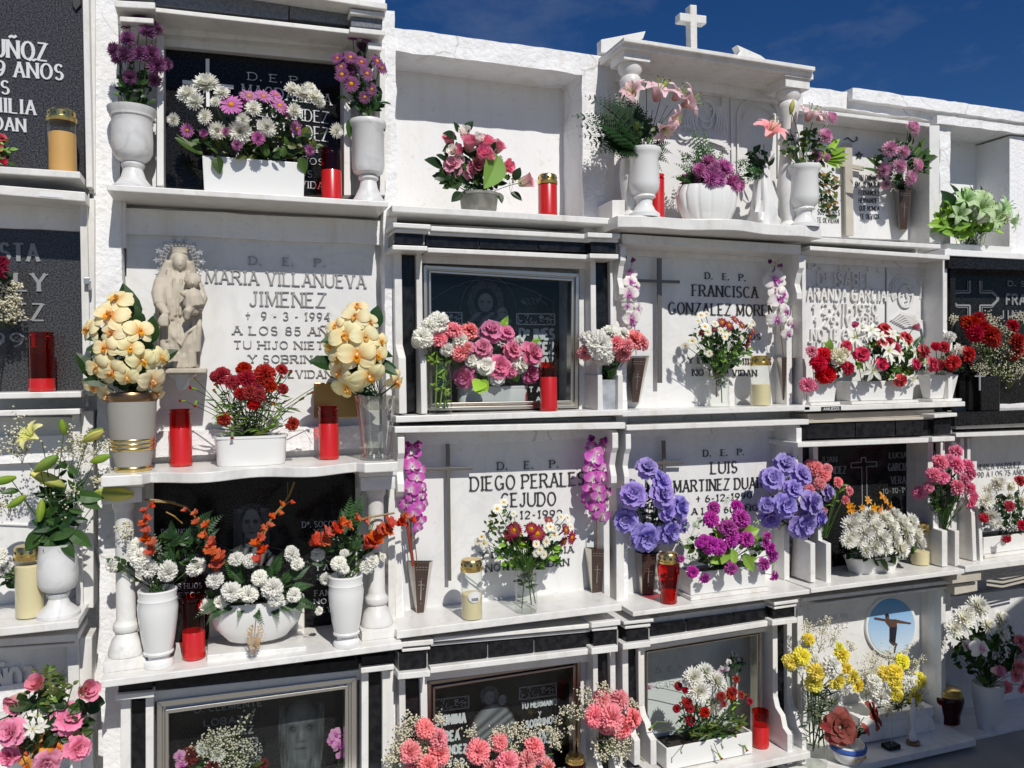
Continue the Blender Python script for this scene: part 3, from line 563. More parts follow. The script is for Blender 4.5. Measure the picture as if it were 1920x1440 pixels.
cornice(C4, [(749,1225,800,1220,32,.15,-.08),(804,1214,914,1203,30,.12,-.08),(917,1202.7,1001,1194.5,29,.12,-.08),(1004,1194,1107,1184,28,.12,-.08),(1113,1184,1157,1180,30,.15,-.08)],
 [(753,1204,813,1199,10,.17,-.08),(813,1196,1107,1170,8,.15,-.08),(1109,1168,1164,1162,10,.17,-.08),(754,1217,807,1212,6,.16,-.08),(808,1207,1107,1180,5,.13,-.08),(1110,1178,1158,1174,6,.16,-.08),(746,1263,807,1257,12,.17,-.08),(807,1252,1108,1216,11,.14,-.08),(1109,1216,1159,1210,12,.17,-.08)], 0)
for p in ((748,760,1276),(788,801,1272),(1112,1121,1228),(1144,1154,1224)): C4.jamb(p[0], p[1], p[2], 1540, [(0,.075),(.62,.075),(.72,.13),(1,.13)])
C4.part('pilaster', 'black_tile', lambda b: b.post(759,789,1275,1540,.05,-.08)); C4.part('pilaster', 'black_tile', lambda b: b.post(1120,1145,1226,1520,.05,-.08))
C4.part('reveal', 'marble', lambda b: b.post(1087,1113,1226,1520,.0,-.08)); C4.part('lintel', 'marble', lambda b: b.bar(800,1263,1112,1226,14,.03,-.08))
C4.slab([(800,1280),(1095,1245),(1095,1510),(800,1540)], -.15, 'black_granite')
C4.frame([(802,1278),(1089,1237),(1089,1500),(802,1530)], 14, .03, 'bronze_frame')
C4.letters([('JERONIMA',806,1361,872.5,1354,18),('PEREA',815,1391,861,1386,17),('FERNANDEZ',800,1417,874,1410,15),('1992',830,1438,870,1434,12),('TU HERMANO',977.5,1328.6,1043,1320,11),('Y',1009,1341,1014,1340.5,7),('SOBRINOS',986,1364,1042,1354,12),('OLVIDAN',995,1384,1040,1377,11),('RECUERDAN',990,1397,1045,1389,10),('AÑO',1012,1431,1036,1428,11)], -.15, 'white_letter', serif=False, th=.24)
C4.part('engraved_border', 'grey_letter', lambda b: (lace(b,812,1313,879,1305,879,1327,812,1335,-.148), lace(b,974,1290,1043,1281,1043,1303,974,1312,-.148)), 0)
C4.part('engraved_portrait', 'grey_letter', lambda b: halftone(b, 878, 1284, 972, 1400, -.147, mother_tone, 1.9, -10), 0)
# --- third column ----------------------------------------------------------
wv3 = lambda t: .05*math.sin(PI*min(1, max(0, (t-.06)/.88)))+.018*math.sin(t*5*PI)
D1 = N('white marble portico tomb front with a stone cross standing above its roof', (1158,408,1540,424,22), .2, wave=wv3)
D1.part('slab', 'marble_slab', lambda b: b.quad([(1142,100),(1500,150),(1500,425),(1142,415)], -.05, -.2))
D1.part('side_panel', 'marble', lambda b: b.post(1138,1152,100,412,.0,-.2)); D1.part('side_panel', 'marble', lambda b: b.post(1494,1506,165,425,.0,-.2))
D1.part('plinth', 'marble', lambda b: (b.post(1148,1172,375,408,.14,-.05)))
D1.part('roof', 'marble', lambda b: (b.bar(1170,69,1529,125,8,.22,-.2), b.bar(1167,78,1524,133,10,.20,-.2), b.bar(1172,90,1512,144,6,.17,-.2)), .003)
def relief(b):
    st, E = engraved_face(b, 0, 0, 1, -.042)
    def A(cx, cy, rx, ry, a0, a1, w): 
        p = arc(0,0,1,1,a0,a1,12); st([(cx+rx*x, cy-ry*y) for x, y in p], w)
    A(1422,215,38,30,0,180,4); A(1422,222,28,22,0,180,3); st([(1372,180),(1374,320)], 4); st([(1384,215),(1384,320)], 3); st([(1460,215),(1460,330)], 3)
    A(1325,150,60,44,10,170,4); A(1325,192,30,34,-20,200,3); A(1325,208,15,20,0,360,4)
    for k in range(5): st([(1308-k*4, 200),(1304-k*5, 225),(1310-k*6, 245)], 3); st([(1342+k*3, 200),(1346+k*4, 225),(1340+k*6, 245)], 3)
    for k in range(6): st([(1280+k*8, 262+k*2),(1300+k*6, 248+k*3),(1330+k*5, 262+k*2),(1356+k*3, 255+k*5)], 3.4)
    st([(1318,205),(1322,203)], 3); st([(1330,203),(1335,205)], 3); st([(1326,206),(1326,216)], 3); A(1326,228,9,12,180,360,4)
    A(1287,248,14,12,40,320,4)
D1.part('relief', 'marble_slab', relief, 0)
D1.part('pediment_scroll', 'marble', lambda b: b.poly([(1127,74),(1211,58),(1206,72),(1172,92),(1150,100),(1127,98)], .0, .04)); D1.part('pediment_scroll', 'marble', lambda b: b.poly([(1382,84),(1427,104),(1445,118),(1380,108),(1388,97)], .04, .04))
D1.part('roof_cross', 'marble', lambda b: (b.quad([(1294,8),(1307,9),(1308,92),(1296,92)], .10, .06), b.quad([(1275,23),(1325,29),(1325,45),(1275,39)], .10, .06)), .004)
def baluster(n, cx, yt, r, d):
    c = W(cx, 300, d); c.z = n.z; k = MPP(c); r *= k; h = W(cx, yt, d).z-n.z; mb = MB()
    pr = [(1.2,0),(1.2,.03),(.75,.06),(.95,.12),(1.15,.22),(1.2,.30),(1.0,.42),(.85,.55),(.82,.62),(1.05,.635),(1.05,.66),(.82,.675),(.78,.74),(.95,.82),(1.12,.88),(1.12,.91),(.9,.93),(1.25,.96),(1.25,1)]
    mb.lathe([(a*r, t*h) for a, t in pr], c, 26); mb.box(c.x-1.5*r, c.x+1.5*r, c.y-1.5*r, c.y+1.5*r, n.z+h+.001, n.z+h+.04); mb.box(c.x-1.75*r, c.x+1.75*r, c.y-1.75*r, c.y+1.75*r, n.z+h+.041, n.z+h+.062)
    return mb.build('baluster', 'marble', n.o, smooth=True, auto=True)
baluster(D1, 1183, 124, 18, .12); baluster(D1, 1478, 174, 18, .12)
D2 = N('white marble tomb front with a steel cross and two strands of white orchids', (1168,770,1519,760,11), .13)
D2.slab([(1168,455),(1478,475),(1478,762),(1168,772)], -.05)
D2.part('header', 'marble', lambda b: b.bar(1167,438,1502,459,17,.11,-.08), .003)
for a, b_, y0, y1 in ((1160,1170,458,768),(1494,1504,474,760)): D2.jamb(a, b_, y0, y1, br)
D2.part('reveal', 'marble', lambda b: b.post(1475,1490,478,760,.0,-.08))
D2.letters([('D.   E.   P.',1322,523,1397,527,12),('FRANCISCA',1298,555,1420,559,21),('GONZALEZ MORENO',1253.5,588,1467,593,21),('A LOS 75 AÑOS',1297,635,1425,637,11),('Y DE MI FAMILIA',1290,681,1426,683,11),('NO TE OLVIDAN',1298,705,1418,705,12)], -.05, 'black_letter', depth=.0055)
D2.cross((1237,484,1238,718), (1197,526,1275,528.5), 8, 5.5, -.012, 'dark_steel')
D3 = N('white marble tomb front with a steel cross, behind big bunches of violet roses', (1187,1150,1521,1103,9), .19)
D3.slab([(1168,800),(1470,792),(1482,1098),(1168,1134)], -.05)
D3.part('header', 'marble', lambda b: b.bar(1175,797.5,1517,786,10,.13,-.08), .003)
D3.part('under_slab', 'marble', lambda b: b.bar(1195,1163,1500,1120,22,.10,-.08))
for a, b_, y0, y1 in ((1170,1180,808,1128),(1489,1499,797,1100)): D3.jamb(a, b_, y0, y1, br)
D3.part('side_strip', 'marble', lambda b: b.post(1156,1170,806,1134,.03,-.08)); D3.part('reveal', 'marble', lambda b: b.post(1470,1486,800,1098,.0,-.08))
D3.letters([('D.   E.   P.',1318.6,856,1394,853,12),('LUIS',1333,887.5,1381,885,21),('MARTINEZ DUARTE',1263,922,1454,913,21),('+ 6-12-1990',1305.5,941.7,1408,934,12),('A LOS 60 AÑOS',1297,964,1430,957,11),('TU FAMILIA',1315,985,1400,980,11)], -.05, 'black_letter', depth=.0055)
D3.cross((1245,826,1247,960), (1222,868.5,1283,867.5), 6.5, 5.5, -.012, 'dark_steel')
D4 = N('white slab tomb front behind a glazed frame, with a white box of red carnations', (1180,1475,1520,1415,14), .2)
cornice(D4, [(1174,1182,1216,1178,23,.15,-.08),(1220,1171,1286,1163,21,.12,-.08),(1289,1162.5,1375,1151,21,.12,-.08),(1377,1150.6,1444,1141,20,.12,-.08),(1449,1143,1490,1138,20,.15,-.08)],
 [(1170,1166,1226,1160,6,.17,-.08),(1172,1174,1220,1169,6,.16,-.08),(1218,1199,1449,1163,10,.14,-.08),(1168,1208,1220,1202,11,.17,-.08),(1448,1164,1495,1158,10,.17,-.08),(1452,1130,1497,1124,6,.17,-.08),(1452,1138,1494,1132,5,.16,-.08)], 0)
for p in ((1167,1178,1218),(1197,1208,1214),(1449,1458,1174),(1476,1485,1170)): D4.jamb(p[0], p[1], p[2], 1440, [(0,.075),(.55,.075),(.62,.09),(.66,.125),(.74,.14),(.77,.17),(1,.17)])
D4.part('pilaster', 'black_tile', lambda b: b.post(1177,1198,1216,1440,.05,-.08)); D4.part('pilaster', 'black_tile', lambda b: b.post(1457,1477,1172,1432,.05,-.08))
D4.part('flower_holder', 'grey_marble', lambda b: b.post(1472,1488,1372,1430,.15,.06)); D4.part('reveal', 'marble', lambda b: b.post(1427,1450,1176,1440,.0,-.08))
D4.slab([(1205,1205),(1440,1170),(1440,1430),(1205,1460)], -.15)
D4.part('lintel', 'marble', lambda b: b.bar(1206,1211,1448,1174,8,.03,-.08))
D4.frame([(1207,1217),(1428,1183),(1428,1425),(1207,1450)], 8, .02, 'steel')
D4.letters([('D. E. P. JOSE',1230,1262,1330,1250,9),('GARCIA RUIZ',1230,1290,1340,1278,11)], -.15, 'marble', serif=False)
# --- fourth column ---------------------------------------------------------
E1 = N('white tomb front with a tall grey cross, right of the portico', (1520,444,1764,458,9), .11)
E1.slab([(1505,215),(1745,245),(1745,452),(1505,442)], -.09)
E1.part('jamb', 'marble', lambda b: b.post(1743,1762,235,455,.03,-.15)); E1.part('lintel', 'marble', lambda b: b.bar(1496,201,1744,231,7,.045,-.09), .003)
E1.cross((1591,268,1594,442), (1576,307,1620,316), 14, 8, -.06, 'beige_stone', .012)
E1.letters([('TU CUÑADA',1610,337,1650,338,9),('Da JENARA',1604,351,1648,352,10),('FERNANDEZ',1610,366,1648,367,9),('HERNANDEZ',1610,380.5,1648,381,9),('QUE NUNCA',1611,395,1648,396,9),('TE OLVIDA',1612,410.5,1648,411,9),('JIMENEZ',1540,346,1576,348,9),('HIJOS',1535,387,1566,388,10),('SUS PADRES',1533,402,1574,404,10),('TE OLVIDAN',1532,417,1572,419,9)], -.09, 'black_letter', th=.10, serif=False, gap=.4, depth=.002)
def star(b):
    st, E = engraved_face(b, 0, 0, 1, -.085); q = [(1611+7*math.sin(i*2*PI/5), 291-7*math.cos(i*2*PI/5)) for i in range(5)]
    for i in range(5): st([q[i], q[(i+2) % 5]], 1.2)
    st([(1583,262),(1590,258),(1600,266),(1608,262),(1606,256)], 2)
E1.part('star_ornament', 'black_letter', star, 0)
E2 = N('marble tomb front with embossed white capitals beside a relief portrait', (1508,763,1810,752,10), .13)
E2.slab([(1508,474),(1756,490),(1756,756),(1508,764)], -.05)
E2.part('header', 'marble', lambda b: b.bar(1519,461,1781,479,8,.11,-.08), .003)
E2.jamb(1504,1511,478,762,[(0,.07),(1,.07)]); E2.jamb(1768,1776,484,754,[(0,.07),(.5,.07),(.58,.10),(1,.10)]); E2.part('reveal', 'marble', lambda b: b.post(1752,1768,488,755,.0,-.08))
E2.letters([('D.   E.   P.',1514,503,1647,509,22),('Da ISABEL',1531,533.7,1631,536,23),('ARANDA GARCIA',1511,562,1658,565,23),('+ 2-XII-1930',1521,588.5,1641,589.5,19),('+ 29-IV-1985',1525,612.5,1645,612.5,19),('NO TE OLVIDAN',1519,637.5,1650,637.5,20),('TU FAMILIA',1514,660,1640,660,18)], -.05, 'marble', serif=False, th=.17, depth=.012)
E2.part('divider', 'grey_letter', lambda b: b.post(1660.5,1662,495,640,-.048,-.055), 0); E2.part('sign_plate', 'black_letter', lambda b: b.bar(1540,763,1577,761.5,8,.132,.129), 0)
mb = MB(); text(mb, 'AMUEDO', 1544, 769.5, 1573, 768.5, 5, .1325, depth=.001, serif=False, th=.2); mb.build('sign_lettering', 'white_letter', E2.o)
def portrait(b):
    st, E = engraved_face(b, 0, 0, 1, -.0465)
    def A(cx, cy, rx, ry, a0, a1, w): st([(cx+rx*x, cy-ry*y) for x, y in arc(0,0,1,1,a0,a1,12)], w)
    A(1698,548,30,36,-20,190,2.5)
    for k in range(4): A(1694,548,22-k*2.5,28-k*3,20,215,2.5)
    A(1699,556,13,20,0,360,4); st([(1700,550),(1705,562),(1699,564)], 3); st([(1692,553),(1696,552)], 2.5); st([(1704,552),(1709,553)], 2.5); st([(1697,570),(1705,570)], 2.5)
    for k in range(7): st([(1672+k*4,600+k*2),(1690+k*3,586+k*4),(1715+k*3,592+k*4),(1732,604+k*5)], 2.5)
    st([(1665,510),(1738,514)], 3); st([(1665,510),(1664,640)], 3); st([(1738,514),(1738,640)], 3)
E2.part('relief', 'marble', portrait, 0)
E3 = N('black tomb front with an outlined cross under a dark tiled frieze', (1521,1106,1809,1065,9), .2)
E3.slab([(1520,835),(1728,825),(1728,1066),(1520,1090)], -.07, 'black_granite')
cornice(E3, [(1502,797,1603,793,26,.11,-.08),(1605,793,1678,790,27,.11,-.08),(1680,790,1749,788,27,.11,-.08),(1752,787,1783,785,28,.13,-.08)],
 [(1496,830,1748,820.5,9,.15,-.08),(1748,820,1791,818,9,.17,-.08),(1752,777,1795,774,7,.17,-.08)], 0)
E3.part('cornice_shade', 'beige_stone', lambda b: (b.bar(1515,776,1752,768,12,.09,-.08), b.bar(1505,789,1752,781,5,.11,-.08)))  # shaded run of the cornice, its shade put into the beige colour
for p in ((1496,1505,838),(1525,1534,838),(1740,1750,830),(1764,1772,830)): E3.jamb(p[0], p[1], p[2], (1095 if p[0] < 1600 else 1066), [(0,.06),(.55,.06),(.56,.09),(.70,.09),(.71,.14),(1,.14)])
E3.part('pilaster', 'black_tile', lambda b: b.post(1504,1526,838,1092,.03,-.08)); E3.part('pilaster', 'black_tile', lambda b: b.post(1749,1765,830,1064,.03,-.08)); E3.part('reveal', 'marble', lambda b: b.post(1722,1741,832,1066,-.02,-.08))
E3.part('side_strip', 'marble', lambda b: b.post(1784,1794,828,1062,.05,-.08))
E3.letters([('JUAN',1539,866.5,1568,866,10),('HERNANDEZ',1520,889.5,1585,887.5,14),('LUCIA',1667,859,1699,858,10),('GARCIA',1665,883,1700,881.5,14),('VERA',1670,908,1697,906,14),('10-10-19',1654,926,1700,922.5,9)], -.07, 'grey_letter', serif=True)
def ocross(b):
    st, E = engraved_face(b, 0, 0, 1, -.0685)
    st([(1615,858),(1615,867),(1596,868),(1596,877),(1616,876),(1617,945)], 1.3); st([(1623,858),(1624,866.5),(1644,865.5),(1644,874),(1625,875),(1626,945)], 1.3); st([(1615,858),(1623,858)], 1.3)
E3.part('engraved_cross', 'grey_letter', ocross, 0)
E4 = N('white marble tomb front with an oval photo of a man against blue sky', (1505,1455,1830,1390,14), .24)
E4.slab([(1500,1128),(1742,1100),(1745,1400),(1500,1430)], -.05)
E4.part('header', 'marble', lambda b: (b.bar(1505,1122,1796,1086,7,.12,-.08), b.bar(1530,1131,1780,1099,5,.09,-.08)), .003)
E4.jamb(1495,1506,1138,1425,[(0,.05),(1,.05)]); E4.jamb(1755,1763,1105,1300,[(0,.04),(1,.04)]); E4.jamb(1765,1773,1103,1400,[(0,.07),(1,.07)]); E4.part('reveal', 'marble', lambda b: b.post(1738,1756,1105,1400,-.02,-.08))
E4.part('plinth', 'marble', lambda b: (b.quad([(1610,1345),(1752,1325),(1752,1342),(1610,1362)], .09, -.06), b.quad([(1615,1360),(1748,1342),(1756,1370),(1612,1395)], .10, -.06)), .004)
E4.letters([('D. E. P. RAFAEL',1512,1168,1592,1158,9),('GARCIA LOPEZ',1512,1185,1590,1175,9)], -.05, 'marble', serif=False)
ov = lambda rx, ry: [(1672+rx*math.cos(i*PI/24), 1175-ry*math.sin(i*PI/24)) for i in range(48)]
rim = E4.part('oval_rim', 'ceramic', lambda b: b.poly(ov(48,57), -.035, .02)); E4.part('oval_picture', 'sky_print', lambda b: b.poly(ov(43.5,53), -.033, .004), 0)
def man(b):
    P = lambda pts: b.poly([(1440+x/3.79, 1060+y/3.79) for x, y in pts], -.0305, .0015)
    P([(832,385),(840,380),(905,385),(915,405),(918,440),(880,445),(862,435),(838,405)]); P([(755,372),(770,370),(840,382),(840,398),(760,384)])
    P([(900,382),(985,402),(1018,408),(1015,418),(985,414),(900,408)]); P([(838,350),(850,344),(860,352),(862,378),(848,385),(836,372)]); P([(862,530),(880,530),(915,555),(922,560),(912,580),(903,624),(896,624),(900,575),(870,550)])
E4.part('printed_figure', 'skin_print', man, 0)
E4.part('printed_shorts', 'dark_print', lambda b: b.poly([(1440+x/3.79, 1060+y/3.79) for x, y in ((866,440),(918,440),(912,490),(905,552),(866,545))], -.030, .0015), 0)
E4.part('printed_hair', 'dark_print', lambda b: b.poly([(1440+x/3.79, 1060+y/3.79) for x, y in ((834,352),(848,342),(862,352),(858,362),(838,366))], -.0302, .0015), 0)
# --- fifth column ----------------------------------------------------------
F1 = N('empty whitewashed niche at the far right with a green and white bouquet', (1772,470,2060,480,12), .09, db=-.21, smat='plaster_smooth')
F1.part('lining', 'plaster_smooth', lambda b: b.quad([(1755,225),(2080,260),(2080,480),(1755,470)], -.195, -.209), 0)
F1.part('cheek', 'plaster', lambda b: b.quad([(1893,255),(1990,262),(1990,480),(1893,474)], .0, -.195), 0)
F2 = N('black granite tomb front with a double outlined cross, right edge behind red carnations', (1790,775,2060,762,26), .14, smat='black_granite')
F2.slab([(1778,480),(2060,490),(2060,770),(1778,765)], -.04, 'black_granite')
F2.part('lintel', 'black_granite', lambda b: b.bar(1778,483,2060,490,20,.09,-.08))
F2.part('side_strip', 'black_granite', lambda b: b.post(1782,1792,500,770,.05,-.08))
def cross2(b):
    st, E = engraved_face(b, 0, 0, 1, -.037); q = lambda x, y: (1460+x/4, 440+y/4)
    for k, w in ((0,3.2),(-16,1.2)):
        st([q(1435+k,345),q(1435+k,435+k),q(1335,435+k),q(1308+k*.7,460),q(1308+k*.7,500),q(1340,530-k),q(1435+k,530-k),q(1435+k,620)], w)
        st([q(1510-k,345),q(1510-k,435+k),q(1600,435+k),q(1640-k*.7,470),q(1640-k*.7,490),q(1600,530-k),q(1510-k,530-k),q(1510-k,620)], w)
F2.part('engraved_cross', 'grey_letter', cross2, 0)
F2.letters([('D. S.',1889,536,1925,537,9),('FRANCISCA',1886,571,1990,573,19),('JIMENEZ',1872,597,1985,599,15)], -.04, 'grey_letter', serif=False, th=.2)
F3 = N('pale stone tomb front with small grey capitals at the right edge', (1810,1062,2060,1030,12), .18)
F3.slab([(1800,815),(2060,805),(2060,1035),(1800,1060)], -.05)
F3.part('header', 'marble', lambda b: (b.bar(1793,787,2060,778,18,.10,-.08), b.bar(1793,812,2060,803,8,.13,-.08)), .003)
for p in ((1801,1808,822),(1814,1820,822)): F3.jamb(p[0], p[1], p[2], 1055, [(0,.06),(.5,.06),(.6,.12),(1,.13)])
F3.part('reveal', 'marble', lambda b: b.post(1821,1832,820,1050,-.01,-.08))
F3.letters([('ANDREA VAZQUEZ',1824,882,1912,876,10),('1990 A LOS 75 AÑOS',1822,896,1925,889,10)], -.05, 'grey_letter', serif=False)
F4 = N('tomb front with a beige stepped stone bracket, shaded lower right corner of the wall', (1800,1378,2070,1338,14), .17)
F4.slab([(1778,1120),(2060,1085),(2060,1360),(1778,1400)], -.08)
F4.part('base_block', 'plaster', lambda b: b.quad([(1795,1392),(2070,1352),(2070,1560),(1795,1600)], .1, -.1), 0)
F4.part('bracket', 'beige_stone', lambda b: (b.quad([(1786,1076),(1840,1070),(1840,1088),(1786,1095)], .16, -.06), b.quad([(1790,1096),(1833,1090),(1833,1108),(1790,1116)], .13, -.06), b.quad([(1786,1060),(2060,1030),(2060,1046),(1786,1076)], .10, -.06)), .003)
def bowl_relief(b):
    st, E = engraved_face(b, 0, 0, 1, .10)
    for k in range(4): st([(1850,1072+k*8),(1880,1078+k*8-2),(1920,1072+k*7-3),(1960,1060+k*7)], 4)
F4.part('bracket_moulding', 'beige_stone', bowl_relief, 0)

# ------------------------------------------------------------------ vases, planters, candles, statues
def stand(n, cx, yb, d=None, lo=.02):
    """where an object whose base shows at (cx, yb) stands on the shelf of front n"""
    if d is None:
        k = (W(cx, yb, 0).z-EYE)/H
        d = H-(n.z-EYE)/k if abs(k) > .12 and n.z < EYE else .05
        d = min(max(d, lo), n.df-.045)
    P = W(cx, yb, d); P.z = n.z+.0008
    return P, d
def scaled(prof, cx, yt, P, d):
    k = MPP(P); h = W(cx, yt, d).z-P.z
    return [(r*k, t*h) for r, t in prof], h, k
V = {}
def vessel(key, n, label, cat, name, cx, yt, yb, prof, m, d=None, sx=1, sy=1, seg=32, mod=None, inner=True, group=None, lo=.02, part='body'):
    """turned vessel: prof = [(radius in photo pixels, height fraction)] from base to rim"""
    P, d = stand(n, cx, yb, d, lo); pr, h, k = scaled(prof, cx, yt, P, d)
    o = thing(name, label, cat, P, group); mb = MB()
    if inner: pr = pr+[(pr[-1][0]-.004, pr[-1][1]), (pr[-1][0]-.008, pr[-1][1]-.03), (pr[-1][0]*.5, pr[-1][1]-.05)]
    mb.lathe(pr, P, seg, sx, sy, mod); mb.build(part, m, o, smooth=True, auto=True)
    V[key] = dict(o=o, P=P, d=d, top=P+Vector((0,0,h)), k=k, n=n, h=h, r=max(a for a, b in pr))
    return V[key]
URN = [(38,0),(38,.05),(30,.09),(22,.16),(17,.27),(20,.30),(21,.325),(19,.35),(29,.40),(35,.47),(36,.6),(35,.8),(36,.88),(42,.95),(43,1)]
URN2 = [(32,0),(32,.03),(26,.08),(17,.2),(15,.28),(19,.305),(19,.33),(16,.345),(27,.38),(30,.45),(30,.9),(34,.935),(35,.97),(33,1)]
URN3 = [(30,0),(29,.06),(22,.10),(15,.2),(16,.27),(22,.30),(20,.33),(27,.40),(29,.5),(27,.85),(31,.92),(33,.96),(32,1)]
URN4 = [(26,0),(27,.05),(25,.08),(19,.10),(19,.14),(26,.165),(27,.19),(25,.21),(29,.35),(34,.6),(36,.78),(34,.85),(35,.87),(33,.9),(35,.985),(33,1)]
vessel('urn1', B1n, 'stout pale marble urn of drooping purple mums on the top shelf', 'urn', 'urn', 250, 205, 345, URN, 'urn_marble', .06)
vessel('urn2', B1n, 'grey white marble urn of purple daisies beside the tall red candle, right shelf end', 'urn', 'urn', 691, 228, 368, URN2, 'urn_marble', .08)
vessel('urn3', D1, 'footed white urn of pink lilies and fern at the left end of the portico shelf', 'urn', 'urn', 1208, 280, 408, URN3, 'ceramic', .17)
vessel('urn4', D1, 'footed white urn of lilies and palm leaves at the right end of the portico shelf', 'urn', 'urn', 1507, 312, 412, [(a*.95, b) for a, b in URN3], 'ceramic', .17)
vessel('urn5', A3, 'white goblet urn of lily buds beside a cream candle', 'urn', 'urn', 110, 1018, 1156, [(37,0),(37,.04),(30,.09),(20,.16),(16,.24),(19,.28),(21,.31),(18,.33),(28,.37),(34,.45),(35,.6),(33,.8),(31,.95),(33,1)], 'urn_marble', .14)
vessel('urn6', B3, 'white baluster urn of white carnations beside the left column', 'urn', 'urn', 298, 1103, 1248, URN4, 'ceramic')
vessel('urn7', B3, 'white baluster urn of white carnations and orange gladioli beside the right column', 'urn', 'urn', 650, 1077, 1210, [(a*.92, b) for a, b in URN4], 'ceramic')
vessel('urn8', F4, 'white rounded urn of white and red flowers in the shade, right edge', 'urn', 'urn', 1852, 1280, 1340, [(16,0),(18,.1),(24,.5),(27,.9),(28,1)], 'ceramic', .12); V['urn8']['o'].location.z += 0
# planters
def planter(key, n, label, x0, y0, x1, y1, ybot, m='ceramic', d=None, depth=.12, taper=.94, base=None, oval=False, group=None, plankline=False, cat='planter'):
    cx = (x0+x1)/2; P, d = stand(n, cx, ybot, d); k = MPP(P); w = (W(x1,y1,d).x-W(x0,y0,d).x)/2; h = W(cx,(y0+y1)/2,d).z-P.z
    o = thing('planter', label, cat, P, group); mb = MB(); yb = -d+depth/2
    if oval: 
        e = .6
        def ring(rx, ry, z, nn=36):
            return [Vector((P.x+rx*math.copysign(abs(math.cos(a))**e, math.cos(a)), P.y+depth/2-.02+ry*math.copysign(abs(math.sin(a))**e, math.sin(a)), P.z+z)) for a in (2*PI*i/nn for i in range(nn))]
        rings = [(w*taper,depth/2*taper,0),(w*(taper+.02),depth/2*(taper+.02),.006),(w*.97,depth/2*.97,h*.9),(w*1.01,depth/2*1.01,h*.92),(w*1.01,depth/2*1.01,h),(w*.95,depth/2*.9,h),(w*.94,depth/2*.88,h-.03),(w*.3,depth/2*.3,h-.031)]
        vs = [v for r in rings for v in ring(*r)]; nn = 36
        mb.add(vs, [(j*nn+i, j*nn+(i+1) % nn, (j+1)*nn+(i+1) % nn, (j+1)*nn+i) for j in range(len(rings)-1) for i in range(nn)]+[tuple(reversed(range(nn))), tuple(range((len(rings)-1)*nn, len(rings)*nn))])
        mb.build('body', m, o, smooth=True, auto=True)
    else:
        y0_, y1_ = P.y-.0, P.y+depth; t = .009; b0 = .004 if not base else base
        def sq(ww, a, b, z): return [(P.x-ww,a,P.z+z),(P.x+ww,a,P.z+z),(P.x+ww,b,P.z+z),(P.x-ww,b,P.z+z)]
        R = [sq(w*taper, y0_+w*(1-taper), y1_-w*(1-taper), b0), sq(w, y0_, y1_, h), sq(w-t, y0_+t, y1_-t, h), sq(w-t, y0_+t, y1_-t, h-.025)]
        vs = [v for r in R for v in r]
        mb.add(vs, [(j*4+i, j*4+(i+1) % 4, (j+1)*4+(i+1) % 4, (j+1)*4+i) for j in range(3) for i in range(4)]+[(3,2,1,0),(12,13,14,15)])
        mb.build('body', m, o, .003)
        if base:
            mb = MB(); mb.box(P.x-w*1.04, P.x+w*1.04, y0_-.015, y1_+.005, P.z, P.z+base-.001); mb.build('base', 'marble', o, .002)
    V[key] = dict(o=o, P=P, d=d, top=P+Vector((0, depth/2, h)), k=k, n=n, h=h, r=w)
    s = MB(); q = .68 if oval else .86; s.box(P.x-w*q, P.x+w*q, P.y+.016 if not oval else P.y+.012, P.y+depth-.016 if not oval else P.y+depth*.62, P.z+h-.03, P.z+h-.012); s.build('soil', 'soil', o)
    return V[key]
planter('p1', B1n, 'long white planter of white and purple mums before the black slab', 382, 293, 574, 303, 350, d=.09, depth=.12, base=.012, taper=.975)
planter('p2', B2, 'glossy white oval planter of thin stemmed dark red carnations', 402, 817, 543, 817, 869, d=.14, depth=.13, oval=True, taper=.9)
planter('p3', C2, 'cream trough of magenta and white roses inside the steel glazed frame', 861, 724, 993, 724, 768, d=-.05, depth=.08, oval=True, taper=.97)
planter('p4', E2, 'square white marble pot of white lilies and red roses', 1596, 712, 1716, 716, 757, d=.09, depth=.10, base=.014, taper=.97)
planter('p5', E2, 'small white marble pot of red carnations at the left end of the embossed slab', 1517, 712, 1570, 714, 758, d=.09, depth=.07, base=.014, taper=.9)
planter('p6', E2, 'small tapered white pot of red carnations at the right end of the embossed slab', 1745, 702, 1798, 703, 748, d=.09, depth=.08, base=.014, taper=.8)
planter('p7', D3, 'white ribbed trough of purple carnations on a marble base', 1296, 1073, 1438, 1060, 1118, d=.13, depth=.11, base=.016, taper=.98)
planter('p8', D4, 'large white box planter of white mums and small red carnations', 1252, 1400, 1413, 1375, 1490, d=.13, depth=.14, taper=1.0)
planter('p9', E3, 'white oval bowl of massed white mums', 1604, 1042, 1693, 1046, 1081, d=.10, depth=.13, oval=True, taper=.82, cat='bowl')
planter('p10', F3, 'grey white marble box planter of mixed flowers at the right edge', 1846, 1003, 1990, 997, 1046, d=.09, depth=.11, base=.014, taper=.97)
planter('p11', F1, 'low cream trough holding the green and white bouquet', 1777, 457, 1900, 462, 472, d=.03, depth=.12, taper=.97)
# footed bowls
flute = lambda a, z: 1-.075*abs(math.sin(a*7))**6 if 0 else 1-.06*(1-abs(math.sin(a*7)))**3
P, d = stand(B3, 481, 1212, .13); 
vessel('bowl1', B3, 'wide white ceramic bowl of white carnations on a marble step between two columns', 'bowl', 'bowl', 484, 1140, 1212, [(40,0),(52,.06),(76,.4),(84,.7),(86,.93),(85,1)], 'ceramic', .10, sy=.42)
V['bowl1']['o'].location.z += .032; V['bowl1']['top'].z += .032
vessel('bowl2', D1, 'white fluted bowl of purple mums in the middle of the portico shelf', 'bowl', 'bowl', 1325, 352, 402, [(36,0),(48,.1),(60,.45),(63,.75),(58,.95),(57,1)], 'ceramic', .13, sy=.6, mod=flute, seg=130)
